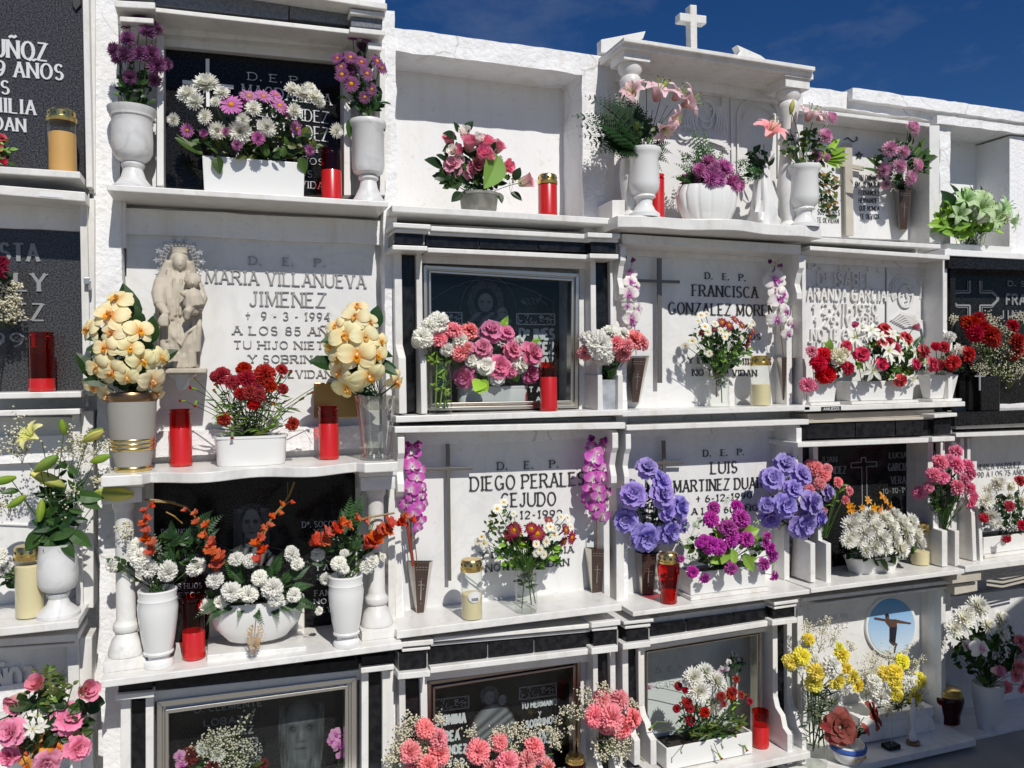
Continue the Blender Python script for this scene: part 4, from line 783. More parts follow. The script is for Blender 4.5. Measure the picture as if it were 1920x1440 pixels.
# big glass vases
g1 = vessel('gold', B2, 'frosted grey glass vase with gold rings holding cream orchids', 'vase', 'vase', 250, 737, 877, [(29,0),(30,.05),(36,.24),(40,.5),(42,.8),(43,1)], 'frosted', .12)
def rings(v, cx, hs, r, m, name):
    P = v['P']; mb = MB()
    for h, w in hs:
        z = h*v['h']; q = r(h)*v['k']; mb.lathe([(q+.0005, z-w),(q+.004, z-w*.5),(q+.004, z+w*.5),(q+.0005, z+w)], P, 32, cap=False)
    mb.build(name, m, v['o'], smooth=True)
rings(g1, 250, [(.40,.006),(.345,.006),(.29,.006)], lambda h: 38-(.5-h)*10, 'brass', 'gold_ring')
rings(g1, 250, [(.03,.009)], lambda h: 30, 'brass', 'gold_band'); rings(g1, 250, [(.955,.014)], lambda h: 43, 'dark_brass', 'rim_band')
vessel('crystal', B2, 'cut crystal vase holding cream orchids at the shelf end', 'vase', 'vase', 706, 742, 858, [(28,0),(29,.04),(27,.1),(31,.5),(33,.75),(36,.95),(37,1)], 'cut_glass', .13, mod=lambda a, z: 1+.06*math.cos(a*8+z*70)*math.cos(a*8-z*70), seg=64)
for q in V['crystal']['o'].children: q.modifiers.clear(); q.data.polygons.foreach_set('use_smooth', [False]*len(q.data.polygons))
vessel('jar1', C2, 'clear glass jar of pink and white carnations beside the steel glazed frame', 'jar', 'glass_jar', 826, 678, 772, [(20,0),(21.5,.03),(21.5,.75),(18,.86),(18,.92),(20,.94),(20,1)], 'clear_glass', .08)
vessel('jar2', D2, 'clear glass jar of white and maroon daisies before the steel cross slab, second row', 'jar', 'glass_jar', 1348, 700, 760, [(18,0),(19,.04),(19,.7),(17,.85),(18,1)], 'clear_glass', .06)
vessel('jar3', C3, 'clear glass jar of white and maroon daisies between the magenta orchid strands', 'jar', 'glass_jar', 987, 1062, 1154, [(19,0),(20.5,.04),(20.5,.85),(18,.95),(19,1)], 'clear_glass')
vessel('jar4', E4, 'tall clear glass vase of yellow carnations below the oval photo', 'vase', 'glass_vase', 1527, 1295, 1424, [(22,0),(23,.04),(23,.7),(24,1)], 'clear_glass', .16)
vessel('pot1', C1, 'small grey marbled pot of pink roses in the empty white niche', 'pot', 'flower_pot', 898, 364, 392, [(31,0),(33,.2),(36,.8),(38,.86),(38,1)], 'grey_pot', .05)
vessel('pot2', E4, 'painted white pot with a blue glazed rim and orange flowers', 'pot', 'flower_pot', 1590, 1392, 1432, [(20,0),(27,.2),(32,.6),(31,.9),(29,1)], 'ceramic', .19)
rings(V['pot2'], 1590, [(.80,.012)], lambda h: 31.6, 'blue_glaze', 'blue_band')
mb = MB()
for i in range(5):
    a = -1.9+i*.22; q = 30.6*V['pot2']['k']; c = V['pot2']['P']+Vector((q*math.cos(a), q*math.sin(a), V['pot2']['h']*(.42+.12*(i % 2)))); mb.ball(c, .008, .004, .007)
mb.build('painted_flowers', 'wax_orange', V['pot2']['o'])
# candles
def candle(n, label, cx, yt, yb, r, kind, d=None, fill=.62, group='grave candles on the shelves'):
    P, d = stand(n, cx, yb, d); k = MPP(P); h = W(cx, yt, d).z-P.z; R = r*k
    o = thing('grave_candle', label, 'candle', P, group); mb = MB()
    lid = {'red':.0,'redlid':.16,'cream':.14,'orange':.13,'lantern':.17,'darklantern':.14}[kind]; hb = h*(1-lid)
    glass = {'red':'red_glass','redlid':'red_glass','cream':'clear_glass','orange':'clear_glass','lantern':'red_glass','darklantern':'dark_red_glass'}[kind]
    if 'lantern' in kind: pr = [(.7*R,0),(.74*R,.02*h),(.72*R,.2*h),(.82*R,.35*h),(.98*R,.6*h),(1.0*R,.72*h),(.92*R,.80*h),(.86*R,hb)]
    else: pr = [(R*.95,0),(R*.985,.012),(R*.985,hb*.9),(R*1.02,hb*.905),(R*1.02,hb*.925),(R*.93,hb*.935),(R*.93,hb*.975),(R,hb*.98),(R,hb)]
    mb.lathe(pr, P, 28, cap=False); mb.build('glass_cup', glass, o, smooth=True, auto=True)
    mb = MB(); wz = hb*fill
    if kind in ('red', 'redlid'): pw = [(.001,.001),(R*.97,.0012),(R*1.03,.006),(R*1.03,.016),(R*1.0,.02),(R*1.0,wz*.985),(R*.97,wz),(.001,wz)]
    elif 'lantern' in kind: pw = [(.001,.002),(R*.64,.003),(R*.68,wz*.97),(R*.6,wz),(.001,wz)]
    else: pw = [(.001,.002),(R*.93,.003),(R*.95,.02),(R*.95,wz*.97),(R*.8,wz),(.001,wz)]
    mb.lathe(pw, P, 24, cap=False)
    mb.build('wax', {'cream':'wax_cream','orange':'wax_orange'}.get(kind, 'red_candle' if kind != 'x' else 'wax_white'), o, smooth=True, auto=True)
    if lid:
        mb = MB(); z = hb; L = h*lid; R = R*(.87 if 'lantern' in kind else 1); m = 'brass' if kind != 'darklantern' else 'brass'
        mb.lathe([(R*1.02,z-.012),(R*1.05,z-.01),(R*1.05,z+.002),(R*.97,z+.004),(R*.97,z+L*.8),(R*.85,z+L),(R*.2,z+L)], P, 28); l = mb.build('lid', m, o, smooth=True, auto=True)
        mb = MB()
        for i in range(10):
            a = 2*PI*i/10; c = P+Vector((R*.90*math.cos(a), R*.90*math.sin(a), z+L*.45)); mb.ball(c, L*.2, L*.2, L*.2)
        mb.build('lid_hole', 'black_letter', l)
    return o
candle(A1, 'orange wax candle in clear glass with a gold lid, on the topmost far left shelf', 118, 208, 320, 25, 'orange', .07, .75)
candle(A2, 'dark red candle in front of faded grey capitals at the far left', 79, 623, 735, 22, 'red', .05, .22)
candle(A3, 'tall cream candle in clear glass half behind the lily urn', 57, 1022, 1154, 25, 'cream', .12, .86)
candle(B1n, 'tall red candle on the top shelf beside the right marble urn', 622, 280, 364, 19, 'red', .06, .6)
candle(B2, 'tall red candle below the statue, beside the gold ringed vase', 340, 767, 871, 19.5, 'red', None, .68)
candle(B2, 'tall red candle in front of the square gold plaque', 617, 762, 866, 18.5, 'red', None, .68)
candle(B3, 'tall red candle between the left baluster urn and the wide bowl', 364, 1118, 1234, 20, 'red', None, .45)
candle(C1, 'short red candle with a gold lid in the empty white niche', 1027, 328, 400, 18, 'redlid', .04, .9)
candle(C2, 'tall red candle on the shelf before the steel glazed frame', 1029, 679, 770, 16, 'red', .09, .7)
candle(C3, 'cream candle in clear glass with a dark lid and a round paper sticker', 885, 1048, 1162, 20, 'cream', None, .5)
candle(D1, 'red candle half hidden by the left urn on the portico shelf', 1232, 328, 404, 14, 'red', .08, .9)
candle(D2, 'cream candle with a gold lid beside the jar of daisies, second row', 1426, 667, 760, 19, 'cream', .06, .5)
candle(D3, 'rounded red glass lantern candle with a gold lid below the violet roses', 1254, 1036, 1130, 21, 'lantern', None, .3)
candle(D4, 'red candle standing right of the white box of carnations', 1426, 1332, 1430, 15.5, 'red', .08, .6)
candle(E3, 'cream candle with a gold lid behind the bowl of white mums', 1725, 980, 1066, 17, 'cream', .05, .38)
candle(E4, 'dark red lantern candle with a gold lid in the shaded lower right', 1780, 1290, 1378, 25, 'darklantern', .06, .3)
candle(C4, 'dark red candle with a gold lid among the pink carnations, bottom edge', 1079, 1416, 1498, 20, 'darklantern', .08, .3)
st_o = [o for o in COL.objects if o.name.startswith('grave_candle') and 'sticker' in o['label']][0]
P, d = stand(C3, 885, 1162); mb = MB(); R = 20.6*MPP(P)
for i in range(8):
    a = -PI/2-.62+i*.155; b_ = a+.155; u = lambda q: math.sqrt(max(0, 1-(((q+PI/2)/.63)**2)))*.021
    z = P.z+.088; f = lambda q, s: Vector((P.x+R*math.cos(q), P.y+R*math.sin(q), z+s*u(q)))
    mb.add([f(a,1), f(b_,1), f(b_,-1), f(a,-1)], [(0,1,2,3)])
mb.build('sticker', 'sticker', st_o)
mb = MB()
for i in range(9):
    a = -PI/2-.3+i*.07; z = P.z+.081; q = R+.0006; mb.box(P.x+q*math.cos(a), P.x+q*math.cos(a)+.0016, P.y+q*math.sin(a)-.0004, P.y+q*math.sin(a)+.0002, z-.007, z+.004)
mb.build('barcode', 'black_letter', st_o)
# cone vases of steel hung on the slabs
def cone(key, n, label, xl, xr, yt, xbl, xbr, yb, d, back=-.045, front='brown_plate', group='steel cone vases'):
    o = thing('cone_vase', label, 'vase', (W((xbl+xbr)/2, yb, d)), group)
    T = [W(xl,yt,back), W(xl+(xr-xl)*.30,yt+4,d), W(xl+(xr-xl)*.86,yt+4,d), W(xr,yt,back)]; wdt = xbr-xbl
    Bm = [W(xbl,yb,back), W(xbl+wdt*.22,yb+2,d-.02), W(xbl+wdt*.85,yb+2,d-.02), W(xbr,yb,back)]
    mb = MB(); mb.add(T+Bm, [(0,1,5,4),(2,3,7,6),(3,0,4,7),(4,5,6,7)]); mb.build('body', 'steel', o)
    mb = MB(); mb.add([T[1],T[2],Bm[2],Bm[1]]+[p+Vector((0,.003,0)) for p in (T[1],T[2],Bm[2],Bm[1])], [(0,1,2,3),(7,6,5,4),(0,4,5,1),(1,5,6,2),(2,6,7,3),(3,7,4,0)])
    fp = mb.build('front_plate', front, o); mb = MB()
    def L(u, v): return (T[1]*(1-u)+T[2]*u)*(1-v)+(Bm[1]*(1-u)+Bm[2]*u)*v+Vector((0,-.0012,0))
    def S_(u0,u1,v0,v1): mb.add([L(u0,v0),L(u1,v0),L(u1,v1),L(u0,v1)], [(0,1,2,3)])
    for k in range(4):
        S_(.08+k*.22,.24+k*.22,.08,.092); S_(.08+k*.22,.24+k*.22,.13,.142)
    S_(.44,.52,.34,.72); S_(.28,.68,.42,.435)
    for u, v in ((.48,.3),(.22,.43),(.74,.43),(.48,.78),(.3,.36),(.66,.5)): S_(u,u+.07,v,v+.014)
    mb.build('inlay', 'steel', fp)
    V[key] = dict(o=o, P=W((xbl+xbr)/2,yb,d), d=d*.6, top=(T[0]+T[3])/2, k=MPP(T[1]), n=n, h=T[0].z-Bm[0].z, r=.03)
cone('k1', C3, 'steel cone vase of magenta orchids left of the steel cross, third row', 762, 812, 1051, 778, 797, 1150, .03)
cone('k2', C3, 'steel cone vase of magenta orchids at the right of the slab, third row', 1096, 1141, 1026, 1106, 1128, 1116, .03)
cone('k3', D2, 'steel cone vase of white orchids left of the steel cross, second row', 1172, 1218, 667, 1182, 1200, 752, .03)
cone('k4', D2, 'steel cone vase of white orchids beside the gold lidded cream candle', 1454, 1495, 667, 1464, 1483, 748, .03)
cone('k5', D3, 'steel cone vase behind the red lantern, under the left violet roses', 1190, 1238, 1035, 1197, 1230, 1112, .03)
cone('k6', D3, 'dark cone vase under the violet roses with pink carnations', 1463, 1490, 1010, 1470, 1484, 1084, .03)
cone('k7', E1, 'slim glassy steel cone vase of pink dahlias beside the tall grey cross', 1675, 1713, 352, 1684, 1703, 428, -.02, -.085)
# small things
vessel('fig', D1, 'crumpled white plaster figurine beside the right baluster of the portico', 'figurine', 'figurine', 1432, 300, 402, [(26,0),(28,.08),(26,.2),(22,.4),(16,.65),(11,.85),(8,1)], 'ceramic', .13, mod=lambda a, z: 1+.16*math.sin(a*5+z*40)+.08*math.sin(a*9-z*90), seg=48, inner=False)
o = thing('spike_holder', 'small black holder with an upright spike, on the shaded ledge', 'holder', stand(E4, 1672, 1412, .17)[0]); P = ROOT[o.name]
mb = MB(); mb.box(P.x-.035, P.x+.035, P.y-.02, P.y+.03, P.z, P.z+.02); mb.build('base', 'black_tile', o, .003); mb = MB(); mb.tube([P+Vector((0,0,.02)), P+Vector((0,0,.12))], .002); mb.build('spike', 'steel', o)
o = thing('figurine', 'small white standing figurine on a brown base, on the shaded ledge', 'figurine', stand(E4, 1712, 1398, .17)[0]); P = ROOT[o.name]
mb = MB(); mb.lathe([(.03,0),(.03,.012),(.02,.014)], P, 20); mb.build('base', 'dark_brass', o, smooth=True, auto=True)
mb = MB(); mb.lathe([(.018,.014),(.022,.03),(.015,.055),(.008,.075),(.013,.10),(.016,.14),(.012,.165),(.006,.18),(.01,.195),(.009,.21),(.002,.215)], P, 20, sy=.8); mb.build('body', 'ceramic', o, smooth=True)
# --- the statue: one continuous carved body, crown of stars and console are parts
def statue():
    d = -.015; foot = W(336, 692, d); k = MPP(foot); hd = W(337, 470, d)
    o = thing('madonna_statue', 'carved beige stone statue of a crowned mother holding a child, with a halo of stars', 'statue', foot)
    Q = lambda x, y, dd: W(x, y, d+dd)
    mb = MB()
    def sect(c, rx, ry, f, ph, n=40):
        return [c+Vector((rx*math.cos(a)*(1+f*math.sin(a*7+ph)), ry*math.sin(a)*(1+f*math.sin(a*9+ph)), 0)) for a in (2*PI*i/n for i in range(n))]
    S_ = [(692,34,.035,.0),(684,36,.04,.02),(675,34,.042,.09),(650,34,.046,.11),(620,36,.05,.10),(590,39,.052,.08),(565,38,.055,.06),(545,36,.055,.05),(532,34,.05,.04),(523,26,.042,.03),(514,14,.032,.02),(505,11,.028,0),(497,10,.028,0)]
    vs = []
    for y, r, ry, f in S_: vs += sect(Q(336, y, .045), r*k, ry, f, y*.02)
    n = 40; mb.add(vs, [(j*n+i, j*n+(i+1) % n, (j+1)*n+(i+1) % n, (j+1)*n+i) for j in range(len(S_)-1) for i in range(n)]+[tuple(reversed(range(n))), tuple(range((len(S_)-1)*n, len(S_)*n))])
    mb.ball(Q(337,493,.058), 12.5*k, .034, 18*k, 20, 14); mb.ball(Q(336,491,.038), 17*k, .036, 22*k, 20, 14)       # face, veil
    mb.tube([Q(320,490,.05), Q(312,510,.045), Q(305,530,.04)], .018, seg=8, r1=.026); mb.tube([Q(353,490,.05), Q(358,510,.045), Q(360,525,.04)], .018, seg=8, r1=.02)
    mb.ball(Q(338,495,.089), .0045, .006, .009, 8, 6); mb.tube([Q(331,488,.086), Q(336,487,.089)], .003); mb.tube([Q(339,487,.089), Q(344,488,.086)], .003); mb.ball(Q(338,503,.085), .007, .004, .003, 8, 5)
    mb.tube([Q(306,530,.06), Q(298,552,.09), Q(300,572,.115)], .03, seg=10, r1=.02); mb.tube([Q(300,572,.115), Q(312,588,.135), Q(304,600,.14)], .017, seg=8, r1=.011); mb.ball(Q(303,603,.142), .013, .01, .018)
    mb.box(Q(302,0,.0).x-.012, Q(302,0,.0).x+.014, Q(300,606,.15).y, Q(300,606,.14).y, Q(300,612,.14).z, Q(300,592,.14).z)   # scapular in her hand
    mb.tube([Q(362,530,.06), Q(376,560,.09), Q(368,582,.12)], .028, seg=10, r1=.02); mb.tube([Q(368,582,.12), Q(352,586,.14), Q(344,582,.14)], .016, seg=8, r1=.010)
    mb.tube([Q(364,572,.12), Q(362,556,.125), Q(361,545,.12)], .036, seg=10, r1=.022); mb.ball(Q(361,530,.12), 11*k, .026, 12*k, 14, 10); mb.ball(Q(361,526,.113), 13*k, .026, 12*k, 14, 8)
    mb.ball(Q(361,532,.148), .003, .004, .005); mb.tube([Q(352,548,.13), Q(342,552,.14), Q(338,548,.14)], .012, seg=8, r1=.007); mb.tube([Q(362,572,.13), Q(352,584,.15), Q(350,598,.14)], .016, seg=8, r1=.009)
    for x0, y0, x1, y1, q in ((312,560,322,690,.02),(324,575,330,690,.022),(338,590,340,688,.022),(350,600,352,690,.022),(362,590,360,690,.018),(375,585,366,640,.018),(300,600,306,690,.018)):
        mb.tube([Q(x0,y0,.085), Q((x0+x1)/2+3,(y0+y1)/2,.10), Q(x1,y1,.085)], q*.35, seg=7, r1=q*.55)
    mb.tube([Q(312,600,.095), Q(326,632,.105), Q(338,648,.11), Q(352,622,.105), Q(372,610,.09)], .007, seg=7)
    mb.tube([Q(326,520,.094), Q(327,560,.10), Q(329,592,.10)], .005, seg=6); mb.tube([Q(340,522,.094), Q(339,560,.10), Q(338,592,.10)], .005, seg=6)
    for x0, y0, x1, y1, x2, y2 in ((318,505,308,560,312,640),(312,520,301,575,306,650),(322,512,318,560,322,600),(354,508,350,540,346,575),(368,560,374,610,370,660),(318,610,322,650,326,690),(330,640,334,665,334,690),(346,640,344,670,345,690),(306,612,310,650,314,690),(356,620,357,660,356,690),(366,600,362,640,363,688)):
        mb.tube([Q(x0,y0,.070), Q(x1,y1,.098), Q(x2,y2,.096)], .008, seg=6, r1=.011)
    for x in (331, 343): mb.ball(Q(x,491,.083), .0035, .003, .003, 6, 4)
    for a in range(9): mb.ball(Q(361+12*math.cos(a*.39),526-11*math.sin(a*.39),.125), .008)
    b = mb.build('body', 'statue_stone', o, smooth=True); r = b.modifiers.new('carve', 'REMESH'); r.mode = 'VOXEL'; r.voxel_size = .0032; r.use_smooth_shade = True
    sm = b.modifiers.new('soften', 'SMOOTH'); sm.factor = .3; sm.iterations = 1
    mb = MB(); mb.box(Q(302,0,0).x, Q(377,0,0).x, -.13, .05, Q(336,700,0).z, Q(336,691,0).z); mb.build('plinth', 'statue_stone', o, .004)
    mb = MB(); c = Q(338,700,0)
    mb.poly([(314,700),(368,700),(366,705),(354,712),(351,724),(344,732),(334,732),(329,724),(326,712),(316,705)], .07, .13); mb.build('console', 'urn_marble', o, .004)
    c = Q(337,488,.03); mb = MB()
    for i in range(19):
        a = math.radians(-28+236*i/18); e = Vector((math.cos(a), 0, math.sin(a))); mb.tube([c+e*22*k, c+e*31*k], .003, seg=6); mb.ball(c+e*33*k, .0055); mb.ball(c+e*27*k+Vector((0,-.004,0)), .004)
        if i % 2 == 0:
            t = c+e*39*k; mb.tube([c+e*33*k, t], .002, seg=5)
            for q in range(5):
                b0 = a+2*PI*q/5; mb.add([t, t+Vector((math.cos(b0-.5),0,math.sin(b0-.5)))*.006, t+Vector((math.cos(b0),-.001/.016,math.sin(b0)))*.013, t+Vector((math.cos(b0+.5),0,math.sin(b0+.5)))*.006], [(0,1,2,3)])
    for i in range(30):
        a = math.radians(-25+230*i/30); a2 = math.radians(-25+230*(i+1)/30)
        for q, w_ in ((24,.003),(31,.003)): mb.tube([c+Vector((math.cos(a),0,math.sin(a)))*q*k, c+Vector((math.cos(a2),0,math.sin(a2)))*q*k], w_, seg=5)
    mb.build('halo', 'halo_silver', o)
    mb = MB(); c = Q(337,478,.045); mb.lathe([(13*k,.004),(14*k,.009),(13*k,.013),(15.5*k,.024)], c, 24, sy=.8, cap=False); mb.build('crown', 'statue_stone', o, smooth=True)
statue()

# ------------------------------------------------------------------ flower heads (meshes shared by repeats)
RND = random.Random(11)
def mixc(a, b, t): return tuple(x+(y-x)*t for x, y in zip(a, b))
def shade(c, s): return tuple(min(1, x*s) for x in c)
def petal(mb, M, L, wd, shape, bend, cup, cols, nu=4, nv=2, ruff=0, ph=0, fold=0):
    """one petal grown along +Y of M; cols = colours from base to tip"""
    vs = []; cs = []; y = z = 0; st = L/nu
    for i in range(nu+1):
        t = i/nu; a = bend(t) if callable(bend) else bend*t
        if i: y += math.cos(a)*st; z += math.sin(a)*st
        w_ = wd*shape(t)
        for j in range(-nv, nv+1):
            s = j/nv; rz = ruff*t*math.sin(s*7+ph+t*3)*(.6+.4*math.sin(ph*3+j*2.1)); ry = ruff*.7*t*t*math.cos(j*2.6+ph*5)
            vs.append(M @ Vector((s*w_, y+ry*L*.6-abs(s)*fold*w_, z+cup*w_*s*s+rz)))
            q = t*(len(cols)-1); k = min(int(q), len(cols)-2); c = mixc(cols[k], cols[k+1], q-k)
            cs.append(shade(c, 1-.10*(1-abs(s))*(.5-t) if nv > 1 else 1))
    n = 2*nv+1
    mb.add(vs, [(i*n+j, i*n+j+1, (i+1)*n+j+1, (i+1)*n+j) for i in range(nu) for j in range(2*nv)], cs)
def ring(phi, r, h, el): return Matrix.Rotation(phi, 4, 'Z') @ Matrix.Translation((0, r, h)) @ Matrix.Rotation(el, 4, 'X')
rd = lambda t: math.sin(PI*min(1, .12+.80*t))**.6
pt = lambda t: (math.sin(PI*(.08+.86*t))**.9)
HEADS = {}
C = {k: lin(v) for k, v in dict(white='#f3f2ea', cream='#f8efc0', ivory='#efe9cf', purple='#8a5580', mauve='#cc80b6', orchidpurple='#a855a8', pink='#ee9db2', hotpink='#ee88aa',
  salmon='#f69aa0', lightpink='#f3bcc0', red='#b30c16', darkred='#7d0812', crimson='#d42a48', magenta='#c848b4', violet='#9884d4', violetlight='#beb0f0', yellow='#f4e858', lemon='#f3e878', orange='#e4602a', rust='#9c4030',
  brown='#7a4a26', gold='#e0a018', maroon='#8e2048', peach='#eaa83c', rose='#de6c9c', rosepale='#f6d6dc', green='#3d5c22', dgreen='#22401a', lgreen='#7fa63a', lime='#9fc44c', olive='#5d6a2c', bud='#a9b84a', dry='#9a7a40', ferngreen='#2f5527', teal='#1c3040', greenwhite='#c4dfb0', lilac='#e2a0c4').items()}
def head(kind, c, var):
    key = (kind, c, var)
    if key in HEADS: return HEADS[key]
    R = random.Random(hash((kind, var)) % 9999 if False else var*31+len(kind)*7+sum(map(ord, c)))
    mb = MB(); c1, _, c2 = c.partition('/'); A = C[c1]; Bc = C[c2] if c2 else shade(A, .8)
    u = R.uniform
    if kind == 'mum':                       # full chrysanthemum
        for k, (n, L, el, h) in enumerate(((18,1,-.1,0),(18,.97,.2,.05),(17,.88,.48,.1),(15,.75,.78,.13),(12,.6,1.05,.17),(8,.42,1.3,.2))):
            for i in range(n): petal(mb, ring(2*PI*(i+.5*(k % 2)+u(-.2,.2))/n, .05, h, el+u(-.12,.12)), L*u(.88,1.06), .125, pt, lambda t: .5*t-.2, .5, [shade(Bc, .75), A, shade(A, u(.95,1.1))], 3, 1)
    elif kind == 'daisy':
        n = 15
        for k in range(2):
            for i in range(n): petal(mb, ring(2*PI*(i+.5*k+u(-.15,.15))/n, .12, .03*k, .12+.12*k+u(-.1,.1)), u(.8,.95), .13, pt, lambda t: -.25*t, .4, [mixc(Bc, A, .4), A, shade(A, 1.1)], 3, 1)
        mb.ball((0,0,.08), .24, .24, .13, 10, 6, C['gold'])
    elif kind == 'carn':                    # ruffled carnation dome
        for k, (n, L, el) in enumerate(((9,1.0,.15),(8,.98,.5),(7,.92,.85),(6,.85,1.15),(4,.78,1.4))):
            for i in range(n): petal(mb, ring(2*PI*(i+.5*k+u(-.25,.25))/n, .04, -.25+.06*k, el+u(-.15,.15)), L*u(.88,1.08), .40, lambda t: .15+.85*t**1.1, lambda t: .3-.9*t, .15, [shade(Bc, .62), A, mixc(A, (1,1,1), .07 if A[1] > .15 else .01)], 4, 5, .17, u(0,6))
        petal(mb, ring(0, .0, -.4, 1.5), .2, .1, pt, 0, 0, [C['lgreen']]*2, 2, 1)
    elif kind == 'rose':
        for k, (n, L, wd, el, r, bn) in enumerate(((5,1.0,.58,.25,.12,-.5),(5,.92,.52,.65,.12,-.25),(4,.82,.46,.98,.12,.15),(4,.70,.38,1.2,.10,.3),(3,.6,.28,1.38,.07,.3),(2,.52,.18,1.5,.03,.2))):
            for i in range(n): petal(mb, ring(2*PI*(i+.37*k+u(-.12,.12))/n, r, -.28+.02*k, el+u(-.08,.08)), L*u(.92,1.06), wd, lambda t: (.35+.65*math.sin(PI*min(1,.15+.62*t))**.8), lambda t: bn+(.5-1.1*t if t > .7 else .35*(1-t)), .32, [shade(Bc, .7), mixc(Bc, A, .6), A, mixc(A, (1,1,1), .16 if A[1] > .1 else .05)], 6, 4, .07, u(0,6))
    elif kind == 'rosebud':
        for k, (n, L, wd, el, r) in enumerate(((4,1.5,.52,1.18,.3),(3,1.55,.45,1.32,.22),(3,1.5,.3,1.45,.1))):
            for i in range(n): petal(mb, ring(2*PI*(i+.4*k)/n, r, -.7, el+u(-.05,.05)), L*u(.92,1.04), wd, lambda t: .45+.55*math.sin(PI*min(1,.1+.75*t)), lambda t: .35-.45*t-(.9*(t-.8) if t > .8 else 0), .5, [C['cream'] if c2 == '' else Bc, mixc(Bc, A, .6), A], 5, 3, .02, u(0,6))
        for i in range(5): petal(mb, ring(2*PI*i/5, .15, -.75, .6), .6, .12, pt, .4, .2, [C['green'], C['lgreen']], 2, 1)
    elif kind == 'orchid':                  # moth orchid
        mid = Bc
        for ph, L, wd in ((PI/2-.0,.92,.36),(PI/2+2.25,.88,.34),(PI/2-2.25,.88,.34)): petal(mb, ring(ph-PI/2, .05, -.05, u(-.05,.15)), L, wd, pt, lambda t: .3-1.0*t, -.2, [mixc(A, mid, .5), A, mixc(A, mid, .06)], 6, 3, .04, u(0,6))
        for sx in (1, -1): petal(mb, ring(-sx*(1.2+u(-.15,.15)), .03, .02, u(-.1,.4)), u(.92,1.05), u(.44,.52), lambda t: math.sin(PI*min(1, .06+.90*t))**.7, lambda t: .5-1.3*t*u(.8,1.2), u(-.25,.2), [mid, mixc(A, mid, .18), A, mixc(A, mid, .14)], 7, 4, .06, u(0,6))
        petal(mb, ring(PI, .02, .06, .6), .5, .16, pt, lambda t: 1.0-2.2*t, .5, [mid, mid, shade(mid, .8)], 4, 2)
        for sx in (1, -1): petal(mb, ring(PI+sx*.8, .02, .08, 1.0), .3, .13, rd, .6, .6, [mid, mixc(mid, A, .3)], 3, 2)
        mb.ball((0,.02,.12), .07, .09, .09, 6, 5, mixc(A, (1,1,1), .3))
    elif kind == 'lily':
        for i in range(6): petal(mb, ring(2*PI*i/6+u(-.1,.1), .05, 0, 1.0 if i % 2 else .92), 1.25, .30 if i % 2 else .22, lambda t: math.sin(PI*(.10+.86*t))**.8, lambda t: .25-1.9*t*t, .35, [mixc(Bc, C['lgreen'], .3), A, mixc(A, Bc, .3), mixc(A, (1,1,1), .25)], 7, 2, .03, u(0,6))
        for i in range(6):
            a = 2*PI*i/6+.3; tip = Vector((.3*math.cos(a), .3*math.sin(a), .95)); mb.tube([(0,0,.1), (.1*math.cos(a), .1*math.sin(a), .55), tip], .014, C['lime'], 4); mb.ball(tip, .05, .03, .02, 6, 4, C['brown'])
    elif kind == 'star':                    # small six petalled white flower
        for i in range(6): petal(mb, ring(2*PI*i/6+u(-.12,.12), .05, 0, u(.1,.4)), u(.9,1.05), .2, pt, lambda t: .3-.7*t, .35, [mixc(A, C['lime'], .25), A, A], 4, 1)
        for i in range(5): a = i*1.26; mb.tube([(0,0,.05), (.16*math.cos(a), .16*math.sin(a), .4)], .02, C['lemon'], 4)
    elif kind == 'bud':                     # long lily bud, along +Z
        n = 12; vs = []; cs = []
        for j in range(9):
            t = j/8; r = .37*math.sin(PI*(.06+.88*t))**.75
            for i in range(n): a = 2*PI*i/n; q = r*(1+.12*math.cos(3*a)); vs.append((q*math.cos(a), q*math.sin(a), t*2-1)); cs.append(mixc(Bc, A, min(1, .2+t)) if i % 4 else mixc(Bc, C['green'], .4))
        mb.add(vs, [(j*n+i, j*n+(i+1) % n, (j+1)*n+(i+1) % n, (j+1)*n+i) for j in range(8) for i in range(n)], cs)
    elif kind == 'glad':                    # crumpled gladiolus floret
        for i in range(6): petal(mb, ring(2*PI*i/6+u(-.2,.2), .08, -.6, u(.9,1.3)), u(1.2,1.6), .42, lambda t: .3+.7*math.sin(PI*(.1+.8*t)), lambda t: .3-.9*t*t+u(-.2,.2), .3, [shade(Bc, .7), A, mixc(A, Bc, .5), A], 5, 3, .14, u(0,6))
    elif kind == 'dahlia':                  # pompon with pale lower petals
        for k in range(8):
            n = (14,14,13,12,11,9,7,4)[k]
            for i in range(n): petal(mb, ring(2*PI*(i+.5*(k % 2))/n, .02, -.15+.03*k, -.25+k*.24+u(-.08,.08)), (1,.98,.96,.92,.86,.8,.75,.7)[k], .15, rd, .25, .7, [Bc, mixc(A, Bc, .2 if k > 2 else .6), A], 3, 1)
    elif kind == 'pot_rose':                # big withered open flower
        for k, (n, L, wd, el) in enumerate(((6,1,.5,.1),(6,.85,.42,.5),(5,.62,.33,.9),(5,.42,.2,1.2))):
            for i in range(n): petal(mb, ring(2*PI*(i+.5*k+u(-.2,.2))/n, .08, .02*k, el+u(-.15,.15)), L*u(.9,1.1), wd, rd, lambda t: .4-.9*t, .3, [C['brown'], mixc(A, Bc, .5), A], 5, 3, .06, u(0,6))
    elif kind == 'alstro':
        for i in range(6): petal(mb, ring(2*PI*i/6+u(-.2,.2), .05, 0, u(.5,1.0)), 1.0, .25, pt, lambda t: .1-.8*t, .3, [Bc, A, A], 3, 1)
    elif kind == 'smallbud':                # carnation bud: green calyx and a tuft
        mb.tube([(0,0,-.9), (0,0,-.2), (0,0,.35)], .26, C['lgreen'], 7, .30)
